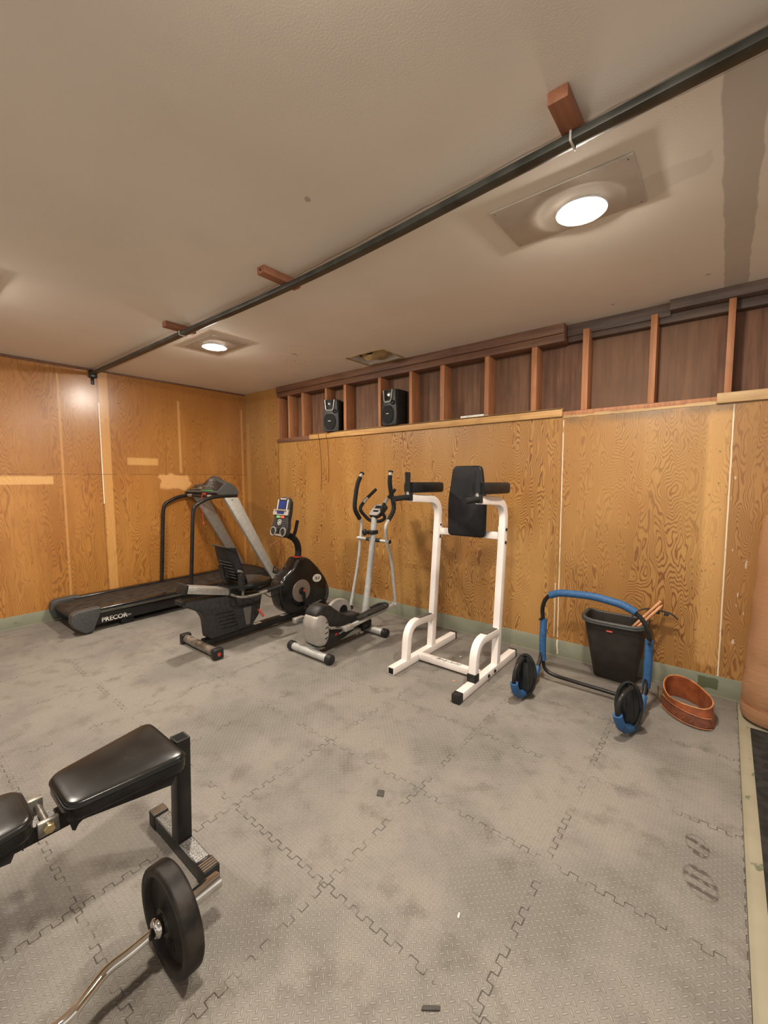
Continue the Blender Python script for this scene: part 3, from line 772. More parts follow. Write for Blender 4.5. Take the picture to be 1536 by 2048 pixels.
# cranks and pedals
for (xa, yb, zb) in ((2.15, -.735, .145), (1.905, -.83, .50)):
    cr = B().sweep([(xa,-.765,.325),(xa,yb,zb)], .022, .030, (1,0,0), .006).build('crank', 'blk_metal', t)
    sg = 1 if xa > 2 else -1
    B().bx(min(xa+sg*.01, xa+sg*.13), max(xa+sg*.01, xa+sg*.13), yb-.05, yb+.05, zb-.014, zb+.014, .008).tube(fillet([(xa+sg*.04,yb-.05,zb),(xa+sg*.04,yb-.04,zb+.06),(xa+sg*.11,yb-.04,zb+.06),(xa+sg*.11,yb-.05,zb)], .03), .006, 6).build('pedal', 'blk_plastic', t)
B().cyl((2.165,-.765,.335), (1,0,0), .013, .01, 14).build('crank_cap', 'red', t)
# neck, console, handlebar
B().tube(smooth([(bx0,-.735,.65),(bx0,-.725,.76),(bx0,-.76,.85),(bx0,-.84,.91),(bx0,-.93,.935)]), [.034]*6*4+[.034], 14).build('neck', 'blk_metal', t)
for s_ in (-1, 1):
    B().tube(fillet([(bx0+s_*.02,-.84,.90),(bx0+s_*.07,-.84,.91),(bx0+s_*.09,-.83,.96),(bx0+s_*.09,-.80,1.07)], .03), .017, 12).build('handlebar', 'grip', t)
CF = frame((bx0,-.985,.93), (1,0,0), (0,.24,1))
out = round_poly([(-.125,.02),(-.10,-.012),(.10,-.012),(.125,.02),(.128,.10),(.112,.16),(.116,.24),(.10,.35),(.06,.392),(-.06,.392),(-.10,.35),(-.116,.24),(-.112,.16),(-.128,.10)], .02, 3)
con = B().prism(out, -.055, .0, 'z', .012, CF, 3).build('console', 'charcoal', t)
def cp(name, u0, u1, v0, v1, mat, hgt=.004, par=con, rr=.006): return B().prism(round_poly([(u0,v0),(u1,v0),(u1,v1),(u0,v1)], rr, 3), -.001, hgt, 'z', 0, CF).build(name, mat, par)
cp('bezel', -.085,.085,.262,.365,'silver',.003); cp('faceplate', -.066,.066,.262,.37,'blk_plastic',.0035); cp('display', -.055,.055,.272,.352,'lcd',.005,rr=.003)
cp('logo_plate', -.045,.045,.366,.378,'silver',.004,rr=.002)
cp('middle_bezel', -.120,.120,.205,.262,'ell_silver',.012); cp('text_display', -.055,.055,.216,.245,'lcd',.014,rr=.003); cp('media_shelf', -.085,.085,.250,.262,'alu',.022,rr=.003)
cp('start_button', -.062,-.004,.176,.200,'green',.006,rr=.004); cp('stop_button', .002,.062,.176,.200,'pink',.006,rr=.004)
kb = B()
for u in (-.092,-.068,.068,.092):
    for v in (.085,.105,.125,.145,.165): kb.prism(round_poly([(u-.008,v-.006),(u+.008,v-.006),(u+.008,v+.006),(u-.008,v+.006)], .003, 2), 0, .005, 'z', 0, CF)
build_each(kb, 'key', 'dk_grey', con)
B().lathe([(.022,0),(.030,0),(.030,.006),(.022,.006),(.022,0)], CF @ Vector((0,.130,0)), CF.to_3x3() @ Vector((0,0,1)), 28).build('dial_ring', 'silver', con)
cp('dial_center', -.012,.012,.118,.142,'silver',.005)
for u in (-.078, .078):
    sp = B().lathe([(.036,0),(.046,0),(.047,.008),(.038,.010),(.036,0)], CF @ Vector((u,.035,0)), CF.to_3x3() @ Vector((0,0,1)), 32).build('speaker_ring', 'alu', con)
    B().lathe([(0,.004),(.02,.005),(.037,.003)], CF @ Vector((u,.035,0)), CF.to_3x3() @ Vector((0,0,1)), 28).build('speaker_cone', 'blk_plastic', sp)
cp('speaker_bridge', -.05,.05,-.006,.012,'alu',.003); vb = B()
for i in range(6): vb.prism([(-.022,.012+.010*i),(.022,.012+.010*i),(.022,.017+.010*i),(-.022,.017+.010*i)], 0, .004, 'z', 0, CF)
build_each(vb, 'vent', 'black', con)

# ================================================================== ELLIPTICAL
ex = 2.87
t = thing('elliptical_trainer', (ex, -.95, 0), 'silver and black elliptical trainer with tall curved arms, left of the white tower', 'elliptical trainer')
for (yy, x0, x1) in ((-1.31, 2.615, 3.125), (-.575, 2.63, 3.11)):
    st = B().tube([(x0+.03,yy,.04),(x1-.03,yy,.04)], .033, 18).build('stabilizer', 'silver', t)
    for xx in (x0+.02, x1-.02): B().cyl((xx,yy,.041), (1,0,0), .041, .055, 20).build('end_cap', 'blk_plastic', t)
B().sweep([(ex,-1.31,.062),(ex,-.575,.062)], .05, .035, (1,0,0), .006).build('base_beam', 'silver', t)
B().prism(round_poly([(-1.30,.09),(-1.31,.38),(-1.24,.43),(-1.14,.42),(-1.05,.345),(-.93,.275),(-.76,.255),(-.70,.21),(-.78,.13),(-.98,.075),(-1.18,.055)], .03, 4), 2.80, 2.95, 'x', .02, seg=3).build('drive_cover', 'blk_plastic', t)
cp_ = B().prism(round_poly([(-1.325,.14),(-1.340,.28),(-1.315,.36),(-1.26,.37),(-1.19,.335),(-1.155,.25),(-1.16,.15),(-1.20,.08),(-1.28,.085)], .04, 5), 2.80, 2.962, 'x', .03, seg=4).build('rear_cover', 'ell_silver', t)
sl = B()
for i in range(4): sl.box((2.963, -1.195-.004*i, .285-.045*i), (.003, .030, .008), Matrix.Rotation(R(18),3,'X'), .001)
build_each(sl, 'slot', 'black', cp_)
dc = B().lathe([(0,.030),(.08,.028),(.14,.018),(.175,.0),(.177,-.02),(.17,-.03),(0,-.03)], (2.775,-.90,.215), (-1,0,0), 48).build('side_disc', 'ell_silver', t)
B().lathe([(0,-.034),(.05,-.034),(.052,-.031),(0,-.030)], (2.775,-.84,.27), (-1,0,0), 24).build('disc_opening', 'black', dc)
B().tube(smooth([(ex,-.625,.09),(ex,-.585,.34),(ex,-.51,.75),(ex,-.455,1.14)]), [.033]*6+[.030]*13, 16).build('mast', 'silver', t)
B().bx(ex-.045, ex+.045, -.70,-.56,.05,.135,.012).build('mast_foot', 'blk_metal', t)
kn = B().bx(ex-.038, ex+.038, -.53,-.445,.955,.995,.008).build('clamp', 'blk_plastic', t)
B().cyl((ex-.05,-.55,.975), (-.45,-1,0), .032, .035, 20, .25).build('knob', 'blk_plastic', kn)
B().tube([(2.665,-.485,.902),(3.075,-.485,.897)], .016, 14).build('pivot_bar', 'silver', t)
build_each(B().tube([(2.79,-.485,.901),(2.83,-.485,.901)], .0185, 14).tube([(2.91,-.485,.90),(2.965,-.485,.899)], .0185, 14), 'pivot_sleeve', 'blk_plastic', t)
B().cyl((3.08,-.485,.897), (1,0,0), .018, .012, 16).build('pivot_cap', 'blk_plastic', t)
armL = [(2.69,-.437,1.545),(2.69,-.50,1.45),(2.69,-.532,1.335),(2.69,-.545,1.20),(2.69,-.478,1.095),(2.69,-.448,1.03),(2.69,-.469,.89),(2.69,-.511,.635),(2.69,-.624,.225)]
armR = [(3.05,-.430,1.56),(3.05,-.445,1.47),(3.05,-.425,1.36),(3.05,-.382,1.21),(3.05,-.465,1.10),(3.05,-.508,1.04),(3.05,-.494,.91),(3.05,-.418,.67),(3.05,-.363,.27)]
for arm in (armL, armR):
    P = smooth(arm, 5)
    a = B().tube(P, .0155, 12).build('swing_arm', 'silver', t)
    B().tube(P[2:21], .0215, 12).build('grip', 'grip', a)
    B().cyl(Vector(P[0])+Vector((0,0,.002)), Vector(P[0])-Vector(P[2]), .024, .016, 16).build('end_knob', 'blk_plastic', a)
    bb = B()
    for i in (26, 29, 33): bb.cyl(P[i], (1,0,0), .006, .044, 8)
    build_each(bb, 'bolt', 'zinc', a)
stL = [(ex,-.45,1.075),(2.80,-.45,1.085),(2.75,-.47,1.13),(2.735,-.515,1.20),(2.74,-.44,1.285),(2.755,-.30,1.385)]
stR = [(ex,-.45,1.075),(2.935,-.44,1.085),(2.975,-.43,1.12),(2.975,-.475,1.195),(2.975,-.40,1.285),(2.98,-.275,1.385)]
for P in (stL, stR):
    a = B().tube(smooth(P, 6), .0165, 12).build('fixed_handle', 'grip', t)
    q = smooth(P, 6); B().tube([q[22], q[25]], .0178, 12).build('pulse_plate', 'alu', a)
CE = frame((ex+.01,-.43,1.19), (1,0,0), (0,.72,.55))
ec = B().prism(round_poly([(-.055,-.085),(.055,-.085),(.08,-.02),(.075,.085),(-.075,.085),(-.08,-.02)], .025, 4), -.04, .0, 'z', .01, CE, 3).build('console', 'blk_plastic', t)
B().prism(round_poly([(-.052,-.082),(.052,-.082),(.07,-.02),(.065,.078),(-.065,.078),(-.07,-.02)], .022, 4), 0, .004, 'z', 0, CE).build('faceplate', 'ell_silver', ec)
build_each(B().prism([(-.04,.015),(.04,.015),(.04,.055),(-.04,.055)], .003, .007, 'z', 0, CE).prism([(-.03,-.035),(.03,-.035),(.03,-.012),(-.03,-.012)], .003, .007, 'z', 0, CE), 'display', 'black', ec)
# foot bars, pedals, cranks
for (fx, y0, z0, y1, z1, sx) in ((3.05,-.372,.262,-1.03,.215,1), (2.69,-.63,.225,-1.27,.275,-1)):
    fb = B().sweep([(fx,y0+.01,z0),(fx,y1,z1)], .030, .032, (1,0,0), .006).build('foot_bar', 'silver', t)
    B().cyl((fx,y0,z0), (1,0,0), .022, .05, 16).build('joint', 'blk_plastic' if sx < 0 else 'silver', fb)
    zz = lambda y: z0+(z1-z0)*(y-y0)/(y1-y0)
    yc = -.72 if sx > 0 else -.95
    rows = []
    for i in range(13):
        y = yc-.19+.38*i/12; u = i/12; hw = .052*(math.sin(PI*(.07+.86*u)))**.35
        rows.append([(fx+hw*c, y, zz(y)+.028+.010*abs(c)**6) for c in (-1,-.9,-.5,0,.5,.9,1)])
    pd = B(); pd.grid(rows).solid(.014); pd = pd.build('foot_plate', 'blk_plastic', t)
    lip = smooth([(fx+.05,yc-.10,zz(yc)+.045),(fx+.055,yc+.05,zz(yc)+.05),(fx+.052,yc+.17,zz(yc)+.06),(fx,yc+.205,zz(yc)+.068),(fx-.052,yc+.17,zz(yc)+.06),(fx-.055,yc+.05,zz(yc)+.05)])
    B().tube(lip, .012, 8).build('toe_rim', 'blk_plastic', pd)
    B().bx(fx-.025, fx+.025, y1-.06, y1+.05, z1-.022, z1+.022, .008).build('crank_joint', 'alu', fb)
B().sweep([(2.985,-1.17,.235),(2.985,-1.03,.20)], .014, .024, (1,0,0), .004).tube([(2.95,-1.17,.235),(2.99,-1.17,.235)], .014, 10).tube([(2.97,-1.035,.202),(3.05,-1.03,.212)], .010, 10).build('crank', 'chrome', t)
B().sweep([(2.735,-1.17,.235),(2.735,-1.26,.27)], .014, .024, (1,0,0), .004).build('crank', 'chrome', t)
eb = B().box((2.953,-1.08,.145), (.003,.035,.006), Matrix.Rotation(R(35),3,'X')).box((2.953,-1.08,.145), (.003,.035,.006), Matrix.Rotation(R(-35),3,'X')).build('emblem', 'red', t)
B().box((2.953,-.99,.15), (.002,.12,.008), Matrix.Rotation(R(10),3,'X')).build('name_strip', 'silver', t)

# ================================================================== WHITE DIP / KNEE RAISE TOWER
t = thing('knee_raise_tower', (3.9, -.7, 0), 'white steel knee raise and dip tower with black pads before the back wall', 'exercise tower')
for (cx, sg, base_f, base_b) in ((3.61,-1,-1.15,-.20), (4.20,1,-1.19,-.24)):
    b_ = B().sweep([(cx,base_f,.034),(cx,base_b,.034)], .058, .058, (1,0,0), .006)
    bs = b_.build('base_rail', 'white', t)
    if sg > 0: B().bx(cx-.031, cx+.031, base_f-.02, base_f+.035, .003, .066, .006).build('end_cap', 'blk_plastic', t)
    else: B().bx(cx-.022, cx+.022, base_f-.002, base_f+.002, .012, .056).build('open_end', 'black', bs)
    B().bx(cx-.031, cx+.031, base_b-.012, base_b+.012, .003, .066, .005).build('end_cap', 'blk_plastic', t)
    up = fillet([(cx,-.585,.06),(cx,-.465,1.315),(cx,-.90,1.345)], .17, 12)
    up = B().sweep(up, .052, .06, (1,0,0), .006).build('upright', 'white', t)
    B().bx(cx-.020, cx+.020, -.9025,-.9005,1.33,1.38).build('bracket_end', 'blk_plastic', up)
    st = fillet([(cx,-.585,.315),(cx,-.93,.335),(cx,-.955,.06)], .18, 12)
    st = B().sweep(st, .056, .055, (1,0,0), .006).build('step', 'white', t)
    B().box((cx,-.70,.352), (.046,.19,.004), Matrix.Rotation(R(-3.3),3,'X')).build('grip_tape', 'tape', st)
    if sg > 0: B().bx(cx-.033, cx+.033, -.99,-.925,.062,.118,.004).build('foot_sleeve', 'blk_plastic', st)
    # forearm pad, grips
    pad = B(); rows = []
    for i in range(11):
        u = i/10; y = -.915+.44*u; hw = .066*(math.sin(PI*(.06+.88*u)))**.2; row = []
        for k in range(16):
            a = 2*PI*k/16; row.append((cx+hw*math.copysign(abs(math.cos(a))**.45, math.cos(a)), y, 1.425-.004*u+.043*math.copysign(abs(math.sin(a))**.5, math.sin(a))))
        rows.append(row)
    pad.grid(rows, closed=True); pad.bm.verts.ensure_lookup_table(); pad.bm.faces.new([pad.bm.verts[k] for k in range(16)]); pad.bm.faces.new([pad.bm.verts[160+k] for k in range(16)])
    pad.build('forearm_pad', 'vinyl_matt', t)
    B().bx(cx-.03,cx+.03,-.93,-.90,1.325,1.385,.004).build('grip_bracket', 'blk_plastic', t)
    B().tube([(cx,-.93,1.37),(cx,-.93,1.40)], .013, 10).build('grip_stem', 'alu', t)
    B().tube([(cx,-.93,1.395),(cx,-.93,1.545)], .021, 16).build('vertical_grip', 'grip', t)
    B().tube([(cx-.0,-.925,1.352),(cx-.0,-1.11,1.345)], .021, 16).build('dip_grip', 'grip', t)
    bo = B()
    for zz in (1.10, 1.0): bo.cyl((cx+.028, -.487-(1.1-zz)*.095, zz), (1,0,0), .013, .014, 12, .4)
    if sg > 0:
        for yy in (-.765, -.66): bo.cyl((cx+.032, yy, .036), (1,0,0), .014, .014, 12, .4)
    build_each(bo, 'bolt', 'blk_plastic', t)
    B().bx(cx-.031 if sg > 0 else cx+.0265, cx-.0265 if sg > 0 else cx+.031, -.51,-.455,.99,1.12,.002).build('joint_plate', 'white', t)
B().bx(3.64,4.17,-.505,-.465,1.02,1.075,.004).build('upper_crossbar', 'white', t)
cb = B().bx(3.64,4.17,-.82,-.77,.018,.068,.004).build('lower_crossbar', 'white', t)
text_obj('lettering', 'Body-Solid', .048, 'dk_grey', cb, frame((3.80,-.815,.0685), (1,0,0), (0,1,0)), .0005, 0, .35)
# back pad
FP = frame((3.912,-.512,1.025), (1,0,0), (0,.02,1))
B().prism(round_poly([(-.165,0),(.165,0),(.168,.28),(.125,.57),(-.125,.57),(-.168,.28)], .04, 6), .0, .05, 'z', .018, FP, 4).build('back_pad', 'vinyl_matt', t)
B().bx(3.86,3.93,-.53,-.50,1.04,1.4,.004).build('pad_bracket', 'white', t)

# ================================================================== AB ROLLER
t = thing('ab_roller', (4.84, -.65, 0), 'blue and black ab roller frame standing in front of the dark waste bin', 'ab roller')
LX, RX = 4.53, 5.175
def runner(x, s):   # s: +1 right, -1 left; tube from side post round the rocker to the elbow pad
    q = 1.15 if s > 0 else .30
    return smooth([(x,-.50,.40),(x,-.505,.28),(x-.005,-.52,.18),(x-.01,-.60,.09),(x-.02,-.72,.035),(x-.03*q,-.84,.030),(x-.055*q,-.945,.075),(x-.072*q,-.985,.17),(x-.060*q,-.955,.252),(x-.03*q,-.87,.285)], 6)
for (x, s) in ((LX,-1), (RX+.02,1)):
    P = runner(x, s)
    rn = B().tube(P, .0135, 12).build('runner', 'blk_metal', t)
    B().tube(P[16:26], .022, 14).build('foam_sleeve', 'foam_blue', rn)
    B().tube(P[26:42], .026, 14).build('foam_sleeve', 'foam_blue', rn)
    sp = smooth([(x-s*.005,-.50,.15),(x+.0,-.50,.22),(x+.0,-.50,.32),(x-s*.0,-.49,.46)], 5)
    B().tube(sp, .024, 16).build('side_foam', 'foam_blue', t)
    # elbow pad: oval dish with raised rim
    PC = frame((x-(.050 if s > 0 else .0),-.84,.162), (1,.25,0), (0,.10,1))
    ov = lambda a, b: [(a*math.cos(2*PI*k/36), b*math.sin(2*PI*k/36)*(1.0)) for k in range(36)]
    ep = B().prism(ov(.070,.142), -.02, .0, 'z', .006, PC, 3)
    rim = [PC @ Vector((p[0], p[1], .004)) for p in ov(.065,.137)]
    ep.tube(rim, .010, 8, closed=True); ep = ep.build('elbow_pad', 'blk_gloss', t)
    B().prism(round_poly([(-.012,-.10),(.03,-.10),(.02,.08),(-.012,.09)], .01), .0, .012, 'z', .004, PC).build('pad_rib', 'blk_plastic', ep)
    B().tube([PC @ Vector((0,.09,-.01)), P[-1]], .012, 8).build('pad_arm', 'blk_metal', t)
up = fillet([(LX,-.50,.44),(LX-.012,-.50,.545),(LX+.02,-.505,.635),(LX+.10,-.51,.675),(4.85,-.51,.690),(RX-.13,-.51,.665),(RX-.02,-.505,.60),(RX+.02,-.50,.50),(RX+.025,-.50,.43)], .07, 6)
B().tube(up, .0145, 14).build('top_bar', 'blk_metal', t)
q = fillet([(LX+.045,-.507,.648),(LX+.11,-.51,.678),(4.85,-.51,.693),(RX-.14,-.51,.668),(RX-.06,-.508,.63)], .08, 8)
B().tube(q, .0255, 16).build('top_foam', 'foam_blue', t)
build_each(B().cyl((LX-.012,-.515,.465), (0,1,0), .009, .05, 10).cyl((RX+.025,-.515,.45), (0,1,0), .009, .05, 10), 'adjustment_pin', 'blk_plastic', t)
B().tube(fillet([(LX,-.50,.20),(LX+.015,-.50,.08),(LX+.09,-.50,.055),(RX-.09,-.50,.045),(RX+.015,-.50,.08),(RX+.02,-.50,.20)], .05, 6), .013, 12).build('floor_bar', 'blk_metal', t)

# ================================================================== WASTE BIN AND ITS CONTENTS
t = thing('waste_bin', (4.94, -.15, 0), 'dark brown plastic waste bin against the back wall, behind the ab roller', 'waste bin')
def rr_ring(cx, cy, a, b, z, wob=0, n=40, e=.35):
    out = []
    for k in range(n):
        an = 2*PI*k/n; c_, s_ = math.cos(an), math.sin(an)
        out.append((cx+a*math.copysign(abs(c_)**e, c_), cy+b*math.copysign(abs(s_)**e, s_), z+wob*math.cos(2*an)))
    return out
rings = [rr_ring(4.945,-.125,.125,.075,.004), rr_ring(4.945,-.125,.135,.082,.012), rr_ring(4.945,-.138,.172,.105,.25), rr_ring(4.94,-.15,.195,.122,.44,.0), rr_ring(4.94,-.15,.197,.124,.462,.008)]
inner = [rr_ring(4.94,-.15,.188,.115,.462,.008), rr_ring(4.94,-.15,.185,.112,.44), rr_ring(4.945,-.138,.163,.096,.25), rr_ring(4.945,-.125,.127,.074,.012)]
bn = B(); bn.grid(rings+inner, closed=True); bn.bm.verts.ensure_lookup_table()
bn.bm.faces.new([bn.bm.verts[k] for k in range(40)]); bn.bm.faces.new([bn.bm.verts[8*40+k] for k in range(40)])
bn.build('tub', 'bin', t)
B().tube([Vector(p) for p in rr_ring(4.94,-.15,.203,.129,.458,.010)], .013, 10, closed=True).tube([Vector(p)+Vector((0,0,-.014)) for p in rr_ring(4.94,-.15,.206,.131,.458,.010)], .010, 10, closed=True).build('rim', 'dk_grey', t)
B().prism(round_poly([(4.905,.385),(4.945,.385),(4.945,.395),(4.905,.395)], .003), -.2725, -.262, 'y').build('maker_label', 'pink', t)
for i, (a, b_, lab) in enumerate((((5.035,-.20,.40),(5.212,-.10,.625),'raw wood stick leaning out of the bin, the upper of the pair'), ((5.04,-.225,.375),(5.225,-.13,.608),'raw wood stick leaning out of the bin, the lower pointed one'))):
    tag(B().tube([a, b_] if i == 0 else [a, Vector(a).lerp(Vector(b_), .93), b_], .010 if i == 0 else [.010,.009,.002], 8).build('wood_stick', 'stick'), lab, 'stick', 'wood sticks in the waste bin')
rk = thing('hook_strip', (5.15,-.10,.5), 'black curved plastic strip with square tabs sticking out of the bin', 'plastic strip')
B().sweep(smooth([(4.98,-.14,.36),(5.06,-.12,.51),(5.12,-.10,.552),(5.20,-.095,.555),(5.27,-.09,.545),(5.315,-.09,.512)]), .018, .008, (0,1,0), .002).build('strip', 'charcoal', rk)
B().bx(5.178,5.208,-.105,-.085,.53,.552,.002).build('tab', 'charcoal', rk); B().bx(5.232,5.262,-.105,-.085,.527,.549,.002).build('tab', 'charcoal', rk)
tag(B().tube([(4.84,-.10,.33),(4.93,-.215,.425)], .006, 8).build('metal_rod', 'bike_steel'), 'thin grey rod lying inside the waste bin', 'rod')

# ================================================================== LIFTING BELT
t = thing('lifting_belt', (5.42, -.37, 0), 'brown leather weightlifting belt curled in a loop on the floor right of the bin', 'belt')
def belt_pt(a, zf, off=0.0):
    rx, ry = .112+off, .188+off; rot = R(28)
    x = rx*math.cos(a); y = ry*math.sin(a)
    # taller at the far/back side, flare outward towards the floor
    hgt = .118 + .035*max(0, math.sin(a-.1)) - .022*max(0, -math.cos(a+.3))**2 + .012*max(0, math.cos(a))
    fl = 1+.10*(1-zf)
    X = 5.40+(x*math.cos(rot)-y*math.sin(rot))*fl*1.0; Y = -.365+(x*math.sin(rot)+y*math.cos(rot))*fl
    return Vector((X, Y, .002+hgt*zf))
rows = [[belt_pt(2*PI*k/64, zf) for k in range(64)] for zf in (0,.2,.4,.6,.8,1)]
B().grid(rows, closed=True).solid(.006).build('band', 'leather', t)
B().tube([belt_pt(2*PI*k/64, 1.0) for k in range(64)], .0042, 8, closed=True).build('top_edge', 'leather_edge', t)
B().tube([belt_pt(2*PI*k/64, 0.03) for k in range(64)], .0042, 8, closed=True).build('bottom_edge', 'leather_strap', t)
A0, A1 = R(170), R(292)
def strip(z0, z1, a0, a1, off, n=26):
    rows = []
    for k in range(n+1):
        a = a0+(a1-a0)*k/n; s_ = 1-max(0, (k/n-.88)/.12)**2*.6; zm = (z0(k/n)+z1(k/n))/2; dz = (z1(k/n)-z0(k/n))/2*s_
        rows.append([belt_pt(a, zm-dz, off), belt_pt(a, zm, off+.001), belt_pt(a, zm+dz, off)])
    return B().grid(rows).solid(.004)
strip(lambda u: .22-.12*u, lambda u: .80-.28*u, A0, A1, .008).build('strap', 'leather_strap', t)
build_each(B().tube([belt_pt(A0+(A1-A0)*k/26, .84-.28*k/26, .013) for k in range(26)], .002, 6).tube([belt_pt(A0+(A1-A0)*k/26, .18-.10*k/26, .013) for k in range(26)], .002, 6), 'stitching', 'leather_edge', t)
hs = B()
for k in range(5): hs.cyl(belt_pt(A0+(A1-A0)*(.35+.12*k), .42-.05*k, .016), belt_pt(A0+(A1-A0)*(.35+.12*k), .45, .02)-Vector((5.405,-.375,.05)), .004, .004, 10)
build_each(hs, 'rivet', 'leather', t)
bc = belt_pt(R(158), .6, .012)
bf = frame(bc, (.55,-.8,0), (0,0,1))
bk = B().tube([bf @ Vector(p) for p in ((-.03,-.035,0),(.03,-.035,0),(.03,.035,0),(-.03,.035,0))], .004, 8, closed=True).tube([bf @ Vector((0,-.035,.003)), bf @ Vector((0,.035,.003))], .0035, 8).tube([bf @ Vector((0,.0,.003)), bf @ Vector((.05,.0,.006))], .003, 8).build('buckle', 'zinc', t)

# ================================================================== HEAVY BAG AT THE RIGHT EDGE
t = thing('heavy_bag', (5.815, -.17, 0), 'tan wrinkled cylindrical punching bag standing upright at the right edge by the wall', 'punching bag')
bc_ = B(); r_ = .15; pr = [(0,.0),(r_-.03,.0),(r_-.008,.008),(r_,.03),(r_,.10),(r_-.002,.105),(r_,.11)]
for i in range(1, 12): pr.append((r_+.003*math.sin(i*2.1), .11+i*.095))
pr += [(r_,1.235),(r_-.012,1.265),(r_-.05,1.272),(0,1.272)]
bc_.lathe(pr, (5.812,-.172,-.0015), (.040,.0,1), 48).build('body', 'bag', t)
B().lathe([(r_+.001,.0),(r_+.003,.003),(r_+.001,.006)], (5.816,-.172,.10), (.040,.0,1), 48).build('seam_band', 'leather', t)

# ================================================================== SPEAKERS ON THE SHELF
def speaker(cx, yf, z0, rot, label):
    t = thing('speaker', (cx, yf+.09, z0), label, 'speaker', 'black speakers on the wall ledge')
    F = Matrix.Translation((cx, yf+.09, z0)) @ Matrix.Rotation(rot, 4, 'Z')
    W, H, D = .20, .37, .19
    bd = B().prism(round_poly([(-W/2,.006),(W/2,.006),(W/2,H),(-W/2,H)], .01), -D/2+.02, D/2, 'y', .006, F).build('cabinet', 'blk_plastic', t)
    # sculpted front baffle
    fb = B().prism(round_poly([(-.095,.0),(.095,.0),(.103,.09),(.100,.20),(.09,.26),(.088,.372),(-.088,.372),(-.09,.26),(-.100,.20),(-.103,.09)], .015, 3), -D/2, -D/2+.022, 'y', .008, F, 3).build('baffle', 'charcoal', t)
    B().prism(round_poly([(-.055,.022),(.03,.022),(.062,.07),(.066,.15),(.03,.205),(-.06,.205),(-.09,.15),(-.088,.07)], .025, 4), -D/2-.010, -D/2+.002, 'y', .007, F, 3).build('woofer_grille', 'grip', fb)
    B().tube([F @ Vector(p) for p in ((-.070,-D/2-.006,.368),(-.058,-D/2-.010,.262),(-.040,-D/2-.012,.242),(.020,-D/2-.012,.242),(.036,-D/2-.010,.262),(.050,-D/2-.006,.368))], .0065, 8).build('horn_frame', 'silver', fb)
    B().prism(round_poly([(-.052,.265),(.030,.265),(.042,.36),(-.062,.36)], .008), -D/2-.004, -D/2+.001, 'y', .002, F).build('horn', 'blk_gloss', fb)
    B().lathe([(0,0),(.010,.004),(.020,.0),(.024,.004),(.024,-.004)], F @ Vector((.056,-D/2-.006,.232)), F.to_3x3() @ Vector((0,-1,0)), 24).build('tweeter', 'blk_gloss', fb)
    B().prism([(-.030,.118),(.002,.118),(.002,.125),(-.030,.125)], -D/2-.0125, -D/2-.009, 'y', 0, F).build('name_plate', 'silver', fb)
    B().prism(round_poly([(-.085,-.0),(.085,-.0),(.085,.012),(-.085,.012)], .003), -D/2+.01, D/2-.01, 'y', .001, F).build('foot_base', 'blk_gloss', t)
speaker(1.815, -.05, 2.0565, R(22), 'black speaker on the wall ledge, the left one turned towards the room')
speaker(2.735, -.045, 2.0565, R(-2), 'black speaker on the wall ledge, the right one below the ceiling hole')
tag(B().bx(3.55,3.79,.0,.045,2.0565,2.078,.003).build('white_bar', 'white_pl'), 'short white plastic bar lying on the wall ledge right of the speakers', 'bar')
tag(B().bx(3.80,3.83,.0,.03,2.0565,2.074,.003).build('grey_clip', 'bike_steel'), 'tiny grey clip lying next to the white bar on the ledge', 'clip')
for i, (pts, lab) in enumerate((([(1.60,-.026,2.05),(1.61,-.026,1.98),(1.60,-.006,1.95),(1.63,-.006,1.6),(1.615,-.006,1.35)], 'thin brown wire hanging down the plywood below the left speaker, left one'), ([(1.74,-.026,2.05),(1.745,-.026,1.98),(1.74,-.006,1.94),(1.76,-.006,1.7),(1.75,-.006,1.45)], 'thin brown wire hanging down the plywood below the left speaker, right one'))):
    tag(B().tube(smooth(pts), .0022, 6).build('speaker_wire', 'wire'), lab, 'wire', 'wires below the speakers')

# ================================================================== BENCH (foreground)
t = thing('weight_bench', (3.885, -3.5, 0), 'black vinyl weight bench with a split pad in the left foreground', 'weight bench')
def pad_mesh(outline, z0, z1, bev=.022, puff=.007):
    cx = sum(p[0] for p in outline)/len(outline); cy = sum(p[1] for p in outline)/len(outline)
    rows = []
    for (k, z) in ((.90,z0),(.985,z0+.004),(1.0,z0+.014),(1.0,z1-.013),(.992,z1-.005),(.975,z1-.0005),(.94,z1+puff*.25),(.85,z1+puff*.5),(.6,z1+puff*.85),(.3,z1+puff),(.05,z1+puff)):
        rows.append([(cx+(p[0]-cx)*k, cy+(p[1]-cy)*k, z) for p in outline])
    b = B(); b.grid(rows, closed=True); b.bm.verts.ensure_lookup_table(); n = len(outline)
    b.bm.faces.new([b.bm.verts[k] for k in range(n)]); b.bm.faces.new([b.bm.verts[(len(rows)-1)*n+k] for k in range(n)]); return b
o1 = round_poly([(3.705,-2.905),(4.045,-2.905),(4.01,-3.265),(3.785,-3.265)], .045, 6)
o2 = round_poly([(3.775,-3.335),(3.98,-3.335),(4.02,-3.52),(4.03,-4.15),(3.74,-4.15),(3.75,-3.52)], .04, 6)
